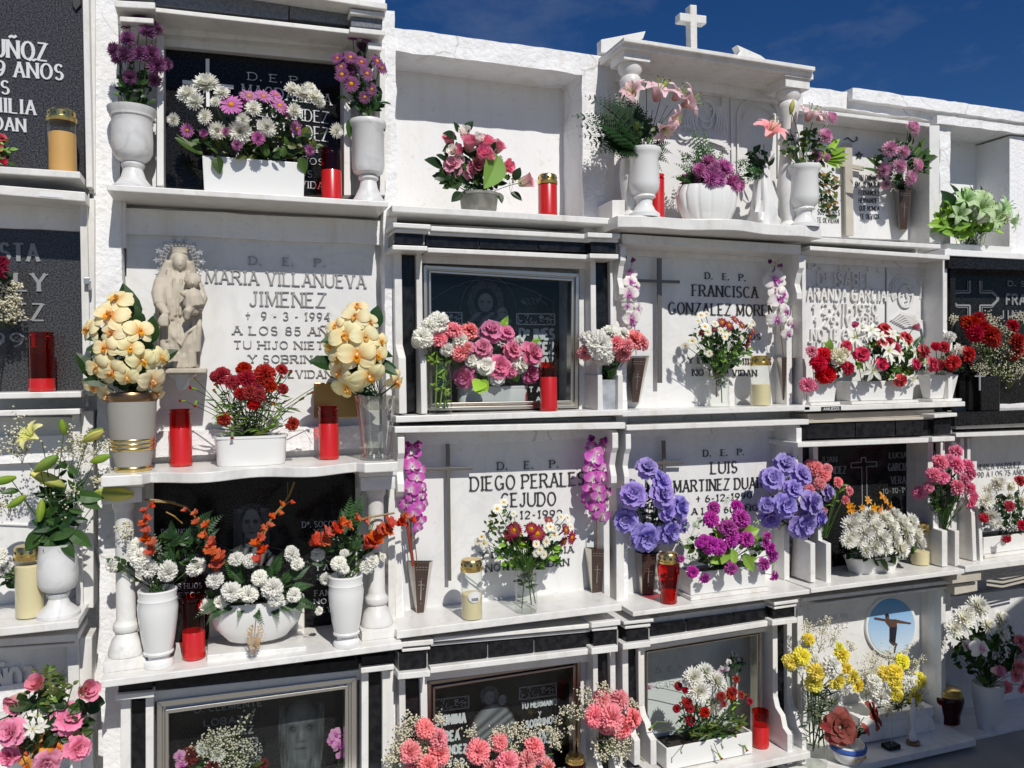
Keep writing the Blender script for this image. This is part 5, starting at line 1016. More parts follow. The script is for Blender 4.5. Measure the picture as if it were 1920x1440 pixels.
        for i in range(6): petal(mb, ring(2*PI*i/6, .1, .2, u(.9,1.4)), .6, .25, lambda t: .3+.7*t, .0, .2, [Bc, A], 2, 2, .15, u(0,6))
    me = mb.mesh('flower_'+kind, colour=True, smooth=kind in ('orchid','lily','bud','rose','rosebud','pot_rose','star')); me.materials.append(MATS['petal']); HEADS[key] = me
    return me
# ------------------------------------------------------------------ greenery
def bez(p0, p1, sag, n=6):
    m = (p0+p1)/2+sag; return [p0*(1-t)**2+m*2*t*(1-t)+p1*t*t for t in (i/n for i in range(n+1))]
def leaf(mb, p, q, wd, col, droop=0, up=None, fold=.3):
    v = q-p; L = v.length
    if L < 1e-5: return
    y = v/L; n = (up or Vector((RND.uniform(-.5,.5), -1, RND.uniform(.0,.8)))); z = (n-y*n.dot(y)).normalized(); x = y.cross(z)
    M = Matrix((x, y, z)).transposed().to_4x4(); M.translation = p; k = RND.uniform(.75, 1.2)
    petal(mb, M, L, wd, lambda t: math.sin(PI*min(1, .04+.95*t))**.75*(1.15-.45*t), droop, fold, [shade(col, .8*k), shade(col, k), shade(col, 1.15*k)], 5, 1)
def fern(mb, p, q, col, sag=None, wd=.3, n=13):
    L = (q-p).length; pts = bez(p, q, sag if sag is not None else Vector((0, -.1*L, .15*L)), n); mb.tube(pts, .0016, shade(col, .9), 4, .0006)
    nrm = Vector((RND.uniform(-.4,.4), -1, RND.uniform(0,.7)))
    for i in range(2, n+1):
        t = i/n; d = (pts[i]-pts[i-1]).normalized(); s = d.cross(nrm).normalized(); l = L*wd*(1.05-t)*min(1, t*3+.25)
        for sg in (1, -1):
            e = pts[i]+(s*sg+d*.65).normalized()*l
            k = RND.uniform(.8, 1.2)
            # a pinna cut into small lobes
            m = max(2, int(l/.010))
            if l > .03:
                for a in range(1, m+1):
                    c = pts[i]+(e-pts[i])*(a/m); w_ = l*.42*(1.1-a/m)+.003; dd = (e-pts[i]).normalized(); o_ = dd.cross(nrm).normalized()
                    for s2 in (1, -1): tip = c+(o_*s2+dd*.8).normalized()*w_; mb.add([c-dd*w_*.35, tip, c+dd*w_*.3], [(0,1,2)], [shade(col, k*.85), shade(col, k*1.1), shade(col, k)])
            else: leaf(mb, pts[i], e, l*.2, shade(col, k), 0, nrm, 0)
def gyp(mb, c, r, n, col=None, squash=.7):
    """baby's breath: a cloud of tiny white blossoms on hair-thin stems"""
    col = col or C['ivory']; base = c+Vector((0, .02, -r*1.3))
    hubs = [c+Vector((RND.gauss(0,.45)*r, RND.gauss(0,.35)*r*squash, RND.gauss(0,.4)*r)) for _ in range(max(3, n//10))]
    for h in hubs: mb.tube([base, (base+h)/2+Vector((RND.uniform(-.2,.2)*r, 0, 0)), h], .0006, C['olive'], 3)
    for _ in range(n):
        h = RND.choice(hubs); p = h+Vector((RND.gauss(0,.22)*r, RND.gauss(0,.18)*r, RND.gauss(0,.2)*r)); s = RND.uniform(.0028, .0046)
        mb.add([h, h+Vector((.0008,0,0)), p], [(0,1,2)], [C['olive']]*3)
        k = RND.uniform(.75, 1.1); a = RND.uniform(0, PI)
        e1 = Vector((math.cos(a), RND.uniform(-.4,.4), math.sin(a)))*s; e2 = Vector((-math.sin(a), RND.uniform(-.4,.4), math.cos(a)))*s; e3 = Vector((0,-s,0))
        mb.add([p+e1, p+e2, p-e1, p-e2, p+e3, p-e3], [(0,1,4),(1,2,4),(2,3,4),(3,0,4),(1,0,5),(2,1,5),(3,2,5),(0,3,5)], [shade(col, k)]*6)
PART = dict(mum='chrysanthemum', daisy='daisy', carn='carnation', rose='rose', rosebud='rosebud', orchid='orchid_bloom', lily='lily_bloom', star='star_flower', bud='lily_bud', glad='gladiolus_floret', dahlia='dahlia', pot_rose='open_bloom', alstro='small_lily', smallbud='carnation_bud')
class Bq:
    """one bunch of flowers: root at the mouth of its vase, every bloom a part, stems, leaves and filler parts"""
    def __init__(s, v, z, label, name='bouquet', cat='bouquet', bulge=.05, d=None, group=None, base=None, back=.02):
        s.v = V[v] if isinstance(v, str) else v; s.k, s.ox, s.oy = z; s.bulge = bulge; s.back = back
        s.base = base if base is not None else s.v['top']-Vector((0,0,.01)); s.d = d if d is not None else -s.base.y
        s.o = thing(name, label, cat, s.base, group); s.st = MB(); s.lf = MB(); s.gp = MB(); s.pts = []
    def xy(s, x, y): return s.ox+x/s.k, s.oy+y/s.k
    def at(s, x, y, out=0): px, py = s.xy(x, y); return W(px, py, s.d+out)
    def fl(s, kind, col, txt, part=None, size=None, face=None, stem=True, up=.25, var=3, hang=False, name=None, sc=1.0, flat=.75):
        L = [tuple(float(a) for a in q.split(',')) for q in txt.split()] if isinstance(txt, str) else txt
        xs = [q[0] for q in L]; ys = [q[1] for q in L]; cx = (min(xs)+max(xs))/2; cy = (min(ys)+max(ys))/2
        if face: cx, cy, rx, ry = face
        else: rx = max(40, (max(xs)-min(xs))/2*1.15); ry = max(40, (max(ys)-min(ys))/2*1.15)
        for q in L:
            x, y = q[0], q[1]; sz = (q[2] if len(q) > 2 else size)*sc
            u, v_ = (x-cx)/rx, (y-cy)/ry; rr = min(1, u*u+v_*v_)
            out = s.bulge*math.sqrt(1-rr)+RND.uniform(-.008,.008)
            P = s.at(x, y, out); r = sz/s.k*MPP(P)/2
            f = Vector((u*flat, -1, -v_*flat*.8+up)).normalized()
            if kind == 'bud':
                r *= 1.15; a = q[3] if len(q) > 3 else 90
                f = Vector((math.cos(math.radians(a)), -.25, math.sin(math.radians(a)))).normalized()
            elif len(q) > 4: f = Vector((q[3], -.6, q[4])).normalized()
            elif hang: f = (f+Vector((0,-.1,-.5))).normalized()
            o = bpy.data.objects.new(name or PART[kind], head(kind, col, RND.randrange(var))); COL.objects.link(o); o.parent = s.o
            o.location = P-ROOT[s.o.name]; M = f.to_track_quat('Z', 'Y') if kind in ('orchid',) else f.to_track_quat('Z', 'Y') @ Matrix.Rotation(RND.uniform(0, 2*PI), 3, 'Z').to_quaternion()
            if kind == 'orchid':
                M = f.to_track_quat('Z', 'Y') @ Matrix.Rotation(RND.uniform(-.7,.7), 3, 'Z').to_quaternion()
            o.rotation_mode = 'QUATERNION'; o.rotation_quaternion = M
            q_ = r/{'lily':.68,'mum':.92,'glad':1.0,'rose':.95,'rosebud':.62,'daisy':.95,'orchid':.95}.get(kind, 1.0); o.scale = (q_*RND.uniform(.94,1.06), q_*RND.uniform(.94,1.06), q_*RND.uniform(.9,1.1))
            s.pts.append(P)
            if stem: s.stem(P-f*r*.5)
        return s
    def stem(s, P, r=.0016, col='green'):
        b = s.base+Vector((RND.uniform(-.5,.5)*s.v['r']*.7, RND.uniform(-.01,.012), -.01)); L = (P-b).length
        s.st.tube(bez(b, P, Vector((RND.uniform(-.05,.05)*L, -.02*L, .08*L)), 5), r, shade(C[col], RND.uniform(.8,1.2)), 4)
    def line(s, pts, r=.002, col='green', out=0):
        s.st.tube([s.at(x, y, out) for x, y in pts], r, C[col], 5); return s
    def spike(s, path, n, s0, s1, col='orange/rust', r=.003):
        """gladiolus spike: overlapping florets along a bent stem, smaller towards its tip"""
        d = [0]
        for p, q in zip(path, path[1:]): d.append(d[-1]+math.hypot(q[0]-p[0], q[1]-p[1]))
        for i in range(n):
            t = i/(n-1)*d[-1]*.98; k = max(j for j in range(len(d)-1) if d[j] <= t); u = (t-d[k])/(d[k+1]-d[k])
            x = path[k][0]+(path[k+1][0]-path[k][0])*u; y = path[k][1]+(path[k+1][1]-path[k][1])*u
            dx, dy = path[k+1][0]-path[k][0], path[k+1][1]-path[k][1]; L = math.hypot(dx, dy); sg = 1 if i % 2 else -1
            s.fl('glad', col, [(x-dy/L*sg*14+RND.uniform(-6,6), y+dx/L*sg*14+RND.uniform(-6,6), s0+(s1-s0)*i/(n-1), dx/L*.9+RND.uniform(-.4,.4), -dy/L*.9+RND.uniform(-.2,.5))], stem=False)
        return s.line(path, r, 'dry')
    def lv(s, txt, col='green', wd=.33, frm=None, out=0, droop=-.3):
        """explicit leaves: 'tipx,tipy[,basex,basey]'"""
        for q in txt.split():
            a = [float(t) for t in q.split(',')]; tip = s.at(a[0], a[1], out+RND.uniform(-.01,.02)); p = s.at(a[2], a[3], out*.5) if len(a) > 3 else (s.base if frm is None else s.at(*frm))
            L = (tip-p).length
            if len(a) <= 3: p2 = p+(tip-p)*max(.0, 1-.075/L) if L > .075 else p; s.st.tube([p, p2], .0014, C[col], 4); p = p2
            leaf(s.lf, p, tip, (tip-p).length*wd, C[col], droop)
        return s
    def fill(s, n, cx, cy, rx, ry, col='green', L=45, wd=.3, out=.0, spread=.035):
        n = int(n*1.7)
        """a clump of leaves scattered through an ellipse, behind and between the blooms"""
        cs = col.split('/')
        for _ in range(n):
            a = RND.uniform(0, 2*PI); r = math.sqrt(RND.random()); x, y = cx+rx*r*math.cos(a), cy+ry*r*math.sin(a)
            p = s.at(x, y, out+RND.uniform(-spread, spread*.5)); b = RND.uniform(-.6, PI+.6); l = L/s.k*MPP(p)*RND.uniform(.6,1.2)
            q = p+Vector((math.cos(b), RND.uniform(-.7,.1), math.sin(b)*.8))*l; leaf(s.lf, p, q, l*wd, C[RND.choice(cs)], RND.uniform(-.8,.2))
            if RND.random() < .35: s.st.tube([s.base+Vector((RND.uniform(-.4,.4)*s.v['r'], 0, 0)), p], .001, C[cs[0]], 3)
        return s
    def fr(s, txt, col='ferngreen', wd=.3, out=.0, sag=None, n=13):
        for q in txt.split():
            a = [float(t) for t in q.split(',')]; tip = s.at(a[0], a[1], out+RND.uniform(-.01,.03)); p = s.at(a[2], a[3], out*.5) if len(a) > 3 else s.base
            fern(s.lf, p, tip, shade(C[col], RND.uniform(.8,1.25)), sag, wd, n)
        return s
    def gy(s, txt, n=70, out=.0, col=None):
        for q in txt.split():
            a = [float(t) for t in q.split(',')]; P = s.at(a[0], a[1], out+RND.uniform(-.01,.02)); gyp(s.gp, P, (a[2] if len(a) > 2 else 70)/s.k*MPP(P), int(n*(a[2] if len(a) > 2 else 70)/70), col)
        return s
    def done(s):
        if s.st.v: s.st.build('stems', 'mixed_leaf', s.o, colour=True)
        if s.lf.v: s.lf.build('foliage', 'leaf', s.o, colour=True, smooth=False)
        if s.gp.v: g = s.gp.build('babys_breath', 'mixed_leaf', s.o, colour=True); g['kind'] = 'stuff'
        return s
def scatter(n, cx, cy, rx, ry, size, sep=.75, seed=1):
    R = random.Random(seed); out = []
    for _ in range(n*60):
        a = R.uniform(0, 2*PI); r = math.sqrt(R.random()); x, y = cx+rx*r*math.cos(a), cy+ry*r*math.sin(a)
        if all((x-p[0])**2+(y-p[1])**2 > (size*sep)**2 for p in out): out.append((x, y, size*R.uniform(.85,1.15)))
        if len(out) >= n: break
    return out
Z1=(3.6,0,0); Z2=(3.429,440,0); Z3=(3.348,680,0); Z4=(3.131,1050,0); Z5=(3.6,1450,100); Z6=(3.2725,0,320); Z7=(2.769,150,380); Z8=(3.6,700,400); Z9=(3.79,1140,420); Z10=(4,1460,440)
Z11=(3.13,0,740); Z12=(3.2,180,860); Z13=(3.272,700,780); Z14=(3.6,1120,780); Z15=(3.6,1460,740); Z16=(2.526,0,1160); Z17=(3.4286,680,1160); Z18=(4.235,1140,1100); Z19=(3.79,1440,1060)
# --- top row
Bq('urn1', Z1, 'drooping plum purple mums in the left marble urn of the top shelf', bulge=.06, d=.08).fl('mum','purple/mauve','945,150,120 865,175,100 995,220,120 1050,195,100 865,265,110 780,340,110 850,370,120 945,365,110 1020,360,110 1055,440,130 1120,430,90 880,520,95 1040,540,95 790,395,80', up=.15, flat=1.1).fill(34,910,590,110,110,'dgreen/green',60).fill(8,900,700,110,30,'green',60).fill(10,940,440,80,110,'dgreen',40).done()
Bq('urn2', Z2, 'purple daisies with yellow centres in the right marble urn of the top shelf', bulge=.06, d=.09).fl('daisy','purple/maroon','760,240,80 835,245,95 660,375,80 690,480,95 915,395,100 945,437,95 685,430,80 745,370,95 815,400,85 850,475,100 750,540,105 880,575,85 835,625,85').fl('mum','purple/mauve','815,310,95 740,450,95 700,380,70').fill(40,830,640,110,110,'dgreen/green',60).fill(10,820,440,90,120,'dgreen',45).lv('975,835,900,760 735,880,770,760','green').done()
Bq('p1', Z1, 'white and purple chrysanthemums in the long white planter on the top shelf', bulge=.07, d=.10).fl('mum','white/cream','1395,575,165 1270,640,135 1320,690,120 1500,630,100 1385,790,100 1175,810,90 1470,880,120 1620,890,150 1640,810,90 1455,690,70 1972,610,110 2040,640,125 2120,660,120 2090,600,90 1710,735,110 1984,750,100 1615,835,60 1800,860,125 2266,882,100 2150,690,90').fl('daisy','mauve/purple','1560,710,160 1680,650,120 1265,880,100 1779,652,125 1888,714,125 2000,866,105 1600,700,60 1860,640,80').fl('mum','mauve/purple','1375,900,60 1600,980,70 1525,890,60 1940,760,90 1742,934,90 2088,1013,75 1650,705,90').fill(70,1750,960,420,110,'dgreen/green/olive',75).fill(20,1700,800,350,100,'dgreen',60).lv('1480,1170,1460,1050 2060,1170,2030,1060 1190,905,1360,1040','green').line([(1190,905),(1290,990),(1370,1045)],.0015,'olive').done()
Bq('pot1', Z3, 'pink silk roses with big green leaves in the small marbled pot', bulge=.06, d=.06).fl('rosebud','hotpink/lightpink','545,885,75 670,905,85 775,900,80 750,970,85 785,990,70 895,1050,85',up=.5).fl('rose','pink/lightpink','565,1030,135 685,1065,120').fl('rosebud','pink/cream','1020,1140,85,.9,.2').fl('rosebud','white/lightpink','640,840,70 570,950,60 720,880,60 610,1000,60 830,1010,60').fl('rosebud','hotpink/lightpink','600,960,70 720,1030,70 850,930,70',up=.5).lv('580,765,600,830 690,755,640,830 515,825,590,870 510,945,570,920 770,860,720,930 620,930,690,980 660,960,740,1000 400,990,500,1050 440,1100,520,1120 990,1050,950,1130 1005,1250,930,1210 880,1270,850,1210 560,1260,620,1210 700,1220,720,1160 830,880,790,960 470,965,520,1010','dgreen',.36,out=.03).lv('790,1170,850,980','lgreen',.36,out=.09).fill(45,700,1130,210,80,'dgreen/green',70,.35).fill(16,690,980,160,90,'dgreen/green',60,.35).gy('620,1100,35 840,930,35 940,1150,40 1030,1140,20',20).done()
Bq('urn3', Z4, 'pale pink lilies with feathery fern in the left urn of the portico', bulge=.06, d=.18).fl('lily','rosepale/salmon','560,600,190,.1,.9 710,620,170,.9,.3 440,565,130,-.9,.5 590,740,130,.3,-.7',sc=1.0).fl('lily','rosepale/salmon','660,590,150,.5,.6 640,690,120,.6,-.2').fl('bud','bud/lgreen','610,510,60,75 510,500,45,80').fr('75,680 150,565 120,800 320,535 190,900 345,860 250,640 640,960 650,840 600,1010 200,700 450,600 100,740 220,600 160,850 280,800 660,900 560,900','dgreen',.40).gy('370,650,90 460,780,80 400,720,70',70,col=C['olive']).fill(20,450,760,110,90,'green/olive',55).lv('640,800,590,760','lgreen').done()
Bq('bowl2', Z4, 'purple mums with dark fern in the fluted bowl of the portico', bulge=.07, d=.13).fl('mum','mauve/magenta','770,1065,120 890,1050,110 870,955,100 960,990,115 1000,1075,125 1045,1090,90 820,1000,90 930,1050,100 900,1000,90').fr('770,745 840,755 960,905 880,830 690,880 670,960 720,1000 800,830 650,1040','ferngreen',.34).gy('950,930,50 1060,1020,70 740,920,50',50,col=C['olive']).fill(30,860,1060,190,70,'dgreen/green/olive',60).done()
Bq('fig', Z4, 'single pink lily with dark fern beside the plaster figurine', bulge=.05, d=.15, base=V['fig']['top']-Vector((0,0,.05))).fl('lily','salmon/rosepale','1215,810,170,0,.6').fr('1015,955 1100,885 1060,1010 1090,1080 1160,1000 1260,900 1130,940','ferngreen',.36).fill(14,1160,960,80,80,'dgreen',55).done()
Bq('urn4', Z5, 'pink lilies and dahlias with palm leaves in the right urn of the portico', bulge=.07, d=.18).fl('lily','rosepale/salmon','225,460,170,.15,.9 290,450,110,.8,.5').fl('bud','lemon/lgreen','125,365,80,88').fl('dahlia','lilac/white','385,440,110 350,560,115 295,690,80 360,700,60').lv('475,550,330,700 520,605,340,705 535,650,340,710 535,690,340,715 510,740,340,720 470,770,340,725 35,490,90,560','lgreen',.1).fill(60,230,630,170,110,'green/dgreen/olive',55).line([(125,420),(115,560),(140,700)],.0015,'green').fill(46,370,930,65,190,'dgreen/olive/dry',38,.4).gy('370,960,60 380,1060,40',40,col=C['olive']).done()
Bq('k7', Z5, 'pink dahlias with spread palm leaves in the slim steel cone', bulge=.06, d=.04).fl('dahlia','lilac/white','935,505,120 790,645,120 875,665,100 850,760,105 745,790,110 970,755,110 920,840,110 760,885,70').lv('1065,550,930,700 1115,615,950,720 1150,660,950,735 1150,690,950,740 1135,750,960,750 1085,805,960,770 1030,580,930,690 640,690,760,800 620,750,750,820','green',.09).fill(50,860,740,190,150,'dgreen/green',60,.25).done()
Bq('p11', Z5, 'white and green plastic flowers spilling over the low cream trough', bulge=.06, d=.05).fl('carn','white/greenwhite','1320,1030,120 1410,1090,120 1500,1080,110 1560,1110,110').fl('lily','greenwhite/lime','1290,1010,150 1380,1060,160 1450,1110,150 1250,1090,110 1520,1060,130 1590,1130,110 1400,1000,110').lv('1215,870,1260,1000 1280,900,1300,1000 1345,880,1350,990 1420,880,1400,990 1150,920,1230,1050','dgreen',.28).fill(90,1320,1120,200,120,'lgreen/lime/lime',110,.24).fill(20,1250,1200,120,50,'dgreen/green',90,.25).done()
# --- second row
mag = dict(up=.12, flat=1.25)
Bq('gold', Z6, 'cream yellow silk orchids with dark pointed leaves in the gold ringed vase', bulge=.10, d=.13).fl('orchid','cream/peach','720,790,215 680,890,230 545,975,190 690,990,195 650,1085,180 855,985,195 800,1090,170 870,1165,190 990,1150,150 600,1200,200 690,1230,215 930,1290,215 585,1320,180 965,1365,110 655,1385,150 780,1270,150',**mag).lv('775,685,800,960 935,895,920,1060 1088,1088,960,1180 480,1105,600,1290','dgreen',.30,out=.02).fill(34,760,1120,170,230,'dgreen',130,.32,out=.03).done()
Bq('crystal', Z7, 'cream yellow silk orchids with dark leaves in the cut crystal vase', bulge=.10, d=.14).fl('orchid','cream/peach','1440,540,130 1430,595,170 1330,640,120 1380,690,190 1480,700,160 1310,740,170 1440,790,210 1540,790,150 1345,810,160 1500,900,190 1350,880,150 1390,960,180 1640,930,150 1505,620,110 1560,720,110',**mag).lv('1548,530,1520,660 1197,812,1320,850 1620,855,1540,850','dgreen',.34,out=.02).fill(28,1430,800,130,200,'dgreen',110,.32,out=.03).line([(1640,940),(1560,1000),(1490,1030)],.003,'dgreen').done()
Bq('p2', Z7, 'dark red carnations on thin grey green stems in the glossy oval planter', bulge=.07, d=.14).fl('carn','red/darkred','735,895,90 850,860,85 865,910,90 790,930,80 960,890,115 1050,865,60 1055,965,60 880,985,80 930,1000,70 905,1040,70 830,990,70 990,950,70 745,1125,75 1105,1150,75 925,960,60 700,900,60 940,920,70').fl('smallbud','red/darkred','1090,885,50 585,965,45,-1,.3 530,1030,40,-1,0 600,1045,45,-.3,-1 710,950,50 790,1210,45,0,-1 1195,990,40,.8,.3 1040,910,45 700,980,40 770,1090,45 1150,1020,45 960,1035,50 1000,1045,45 1230,950,35 600,915,30').fill(120,890,1080,200,130,'olive/green/lgreen',70,.06).fill(30,880,1000,180,90,'lgreen/green',40,.12).line([(1080,1190),(1160,1180),(1205,1250)],.001,'olive').done()
Bq('jar1', Z8, 'white and salmon carnations in the clear jar beside the steel glazed frame', bulge=.06, d=.10).fl('carn','white/ivory','330,835,150 440,730,160 380,755,130 590,860,130 500,920,100 300,870,90').fl('carn','salmon/hotpink','540,785,130 440,840,120 655,790,125 590,940,120 630,910,90').fill(25,460,960,100,70,'green/lgreen',50,.2).line([(430,930),(420,1320)],.003,'lgreen').line([(460,930),(480,1320)],.003,'green').line([(500,940),(450,1300)],.003,'lgreen').line([(440,960),(500,1310)],.003,'green').fill(22,460,1180,55,120,'lgreen/green',50,.14).done()
Bq('p3', Z8, 'magenta and white silk roses with bright fern tips in the cream trough', bulge=.05, d=-.02).fl('rose','rose/rosepale','800,785,160 905,800,110 740,905,130 945,915,130 1085,940,160 850,1035,165 930,1060,110 610,1110,160 1070,1090,130 630,905,100').fl('rose','white/ivory','880,850,110 760,1030,125 1010,1020,115 840,1110,120 660,990,90 990,860,80 950,1040,80').fr('910,690,860,800 1140,840,1060,900','lime',.4,out=.02).lv('720,1210,720,1140 690,1190,730,1130 770,1200,720,1130','lime',.5,out=.06).fill(60,840,1000,270,150,'green/lgreen/dgreen',60,.35,out=-.01).done()
hold = dict(o=C2.o, P=W(1144,768,.1), d=.09, top=W(1144,705,.09), k=1, n=C2, h=.1, r=.02)
Bq(hold, Z8, 'white and salmon carnations in the stone holder on the frame of lace borders', bulge=.06, d=.11).fl('carn','white/ivory','1445,840,110 1530,890,190 1560,960,150 1600,810,125 1690,815,100 1520,830,110').fl('carn','salmon/hotpink','1640,870,115 1770,850,150 1815,875,110 1690,945,125 1430,940,105 1720,890,90').line([(1560,960),(1590,1110)],.002,'dgreen').line([(1690,960),(1610,1110)],.002,'dgreen').line([(1640,960),(1600,1110)],.002,'dgreen').fill(10,1600,1030,60,40,'dgreen',60,.15).done()
c = MB()
def spray(key, z, label, kind, col, txt, stem, bud=None, budcol=None):
    b = Bq(key, z, label, name='orchid_spray', cat='flower spray', bulge=.045, d=.035, group='orchid strands on the slabs').fl(kind, col, txt, up=.05, flat=.5, stem=False)
    if bud: b.fl('rosebud', budcol, bud, stem=False, name='orchid_bud')
    b.line(stem, .0018, 'brown'); return b.done()
spray('k3', Z9, 'strand of white orchids with magenta hearts left of the steel cross, second row', 'orchid', 'white/magenta', '155,340,130 150,500,160 190,450,130 205,610,130 165,670,165 160,410,120 172,712,100 130,380,100 140,580,110', [(170,270),(160,500),(190,720),(200,930)], '175,260,30 120,245,28 205,765,28', 'orchidpurple/purple')
spray('k4', Z9, 'strand of white orchids with magenta hearts above the gold lidded candle, second row', 'orchid', 'white/magenta', '1190,400,185 1210,530,190 1190,465,130 1260,620,155 1200,680,165 1275,780,125 1300,715,120 1250,500,120 1180,335,80', [(1180,300),(1210,550),(1225,740),(1245,930)], '1150,270,28 1220,295,28', 'orchidpurple/purple')
spray('k1', Z13, 'strand of magenta orchids left of the steel cross, third row', 'orchid', 'magenta/white', '225,265,100 285,330,95 235,405,100 300,440,95 245,500,100 310,540,90 240,580,90 240,220,125 240,310,115 265,380,120 230,450,115 290,490,115 210,540,115 290,640,95 280,560,100 275,690,80 250,600,100', [(240,200),(240,500),(250,720),(270,920)], '265,175,40 210,180,40', 'magenta/purple')
spray('k2', Z13, 'strand of magenta orchids at the right of the slab, third row', 'orchid', 'magenta/white', '1375,230,100 1330,320,100 1400,380,100 1330,440,100 1380,500,110 1340,560,90 1430,540,100 1340,190,95 1410,200,95 1350,265,130 1410,320,120 1350,390,130 1330,510,130 1430,475,120 1375,445,100 1400,610,150 1360,560,90', [(1370,170),(1370,500),(1370,660),(1370,830)], '1340,140,40 1410,150,40', 'magenta/purple')
Bq('k1', Z13, 'withered orange gladiolus stem leaning in the left cone vase of the third row', name='dry_stem', cat='dry stem', d=.03).line([(205,650),(225,780),(245,920)],.006,'rust').line([(230,650),(235,800),(250,920)],.003,'brown').done()
Bq('jar2', Z9, 'loose bunch of white daisies and maroon daisies with green leaves, second row', bulge=.07, d=.07).fl('daisy','white/lemon','660,650,65 700,640,55 710,770,65 690,730,65 760,710,55 855,770,60 550,865,65 600,830,65 1030,700,65 1010,725,60 720,920,55 830,800,65 950,810,50 800,760,55 640,690,50').fl('daisy','maroon/gold','810,700,85 900,680,80 860,720,75 950,720,70 1030,760,70 990,850,80 670,770,50 760,740,50 1010,800,55').fill(110,830,880,170,140,'green/dgreen/lgreen',50,.3).fill(25,800,780,200,80,'green/olive',40,.25).fill(14,790,1100,45,60,'dgreen/olive',50,.15).line([(800,1050),(810,1270)],.0025,'olive').line([(770,1050),(770,1230)],.0025,'brown').done()
Bq('p5', Z10, 'crimson and white carnations in the small left marble pot', bulge=.06, d=.11).fl('carn','crimson/red','335,905,140 300,960,120 520,1000,110 355,1050,150 490,975,80').fl('carn','hotpink/crimson','215,1130,125,-.6,-.2 250,875,95 270,1140,70').fl('carn','ivory/white','450,920,120 490,890,100 430,880,80').fill(26,370,1000,120,110,'green/dgreen/lgreen',60,.2).lv('390,780,370,880 350,800,380,880','lgreen').done()
Bq('p4', Z10, 'white star lilies and red roses in the square white marble pot', bulge=.08, d=.12).fl('star','white/lime','570,770,185 690,720,150 705,1020,190 820,870,180 890,900,150 1090,960,125 1000,1080,130 1010,880,125 850,750,120 760,760,120 1060,860,110 830,930,110 620,690,110 940,820,110').fl('rose','crimson/hotpink','630,890,115 800,700,100 965,770,100 880,850,100 830,800,90 1100,870,110 780,970,100 1040,970,90 1160,970,110 925,1095,100 510,830,80 780,800,80').fl('rosebud','hotpink/crimson','570,680,45 1030,690,45').fr('1090,750,1000,870 700,820,760,900 1130,900,1040,930','ferngreen',.35).fill(80,830,940,280,140,'green/dgreen/lgreen',75,.32).done()
Bq('p6', Z10, 'red and white carnations in the tapered white pot at the slab end', bulge=.06, d=.12).fl('carn','white/ivory','1285,765,90 1345,870,120').fl('carn','crimson/red','1240,840,90 1310,960,125 1420,890,125 1190,980,100 1180,835,70').fl('carn','darkred/red','1420,920,110 1290,990,90').fill(30,1290,960,110,80,'dgreen/green',55,.2).done()
vF2 = dict(o=F2.o, P=W(1865,750,.08), d=.08, top=W(1865,715,.08), k=1, n=F2, h=.2, r=.03)
o = thing('black_vase', 'black stone vase with a small engraved cross under red carnations, right edge', 'vase', Vector((W(1842,755,.07).x, -.07, F2.z))); q = ROOT[o.name]; kk = MPP(q)
mb = MB(); mb.box(q.x-26*kk, q.x+22*kk, -.12, -.03, q.z, q.z+.17); mb.build('body', 'black_granite', o, .004)
mb = MB(); mb.quad([(1836,698),(1839,698),(1839,732),(1836,732)], .1225, .119); mb.quad([(1828,704),(1847,704),(1847,706.5),(1828,706.5)], .1225, .119); mb.build('engraved_cross', 'grey_letter', o)
Bq(vF2, Z10, 'deep red carnations with grey green filler against the black slab, right edge', bulge=.09, d=.09).fl('carn','red/darkred','1450,670,150 1480,730,140 1590,750,150 1500,620,95 1760,680,100 1790,800,130 1780,880,130 1620,790,110 1530,690,110 1400,640,80 1900,700,120 1950,820,120').gy('1580,660,90 1520,850,110 1650,800,100 1680,900,120 1640,1000,110 1550,1000,80 1760,1010,110 1320,640,50 1700,700,80 1480,940,70 1880,900,110 1820,620,70',110).fill(80,1640,930,220,150,'dgreen/olive',60,.2,out=-.02).done()
vA2 = dict(o=A2.o, P=W(-20,735,.06), d=.06, top=W(-20,690,.06), k=1, n=A2, h=.2, r=.03)
Bq(vA2, Z6, "baby's breath with a dark plum flower at the left edge, before faded capitals", bulge=.06, d=.07).gy('30,740,70 70,860,80 20,860,80 60,800,60 90,700,30',120).fl('mum','maroon/purple','-20,590,150 20,560,70').fill(20,0,760,80,140,'dgreen',60,.2).done()
vA1 = dict(o=A1.o, P=W(0,310,.06), d=.06, top=W(-15,312,.06), k=1, n=A1, h=.1, r=.03)
Bq(vA1, Z1, 'small red and yellow flowers at the left edge of the topmost shelf', bulge=.03, d=.07).fl('rose','crimson/cream','10,930,75 20,1090,60 -40,1000,90').fill(24,0,1040,70,90,'green/lgreen',55,.25).done()
# --- third row
b = Bq('urn5', Z11, 'green lily buds and one opening lily with filler in the goblet urn', bulge=.08, d=.16)
b.fl('lily','lemon/cream','215,260,150,-.7,.6').fl('bud','lgreen/bud','370,190,95,97 545,240,140,30 590,375,110,18 270,405,150,35 100,625,105,215 237,680,120,265 20,500,120,190').fl('bud','lemon/bud','280,500,180,150 670,580,195,-5 545,245,120,28').gy('90,230,110 400,300,110 560,270,80 370,610,100 320,740,60 590,470,60 40,640,70 730,810,60 480,300,70 120,320,70',80).lv('285,990,290,850 535,885,400,800 440,950,360,850 140,930,250,780 600,610,440,590 5,565,110,565 460,470,400,420 400,960,350,860 190,860,240,780 360,400,390,430 590,660,480,630','green',.26,out=.03,droop=-.5).fill(34,350,780,120,110,'dgreen/green',110,.28).fill(24,370,560,120,140,'green/dgreen',80,.2).done()
vA3 = dict(o=A3.o, P=W(-20,1155,.1), d=.1, top=W(-25,1110,.1), k=1, n=A3, h=.2, r=.03)
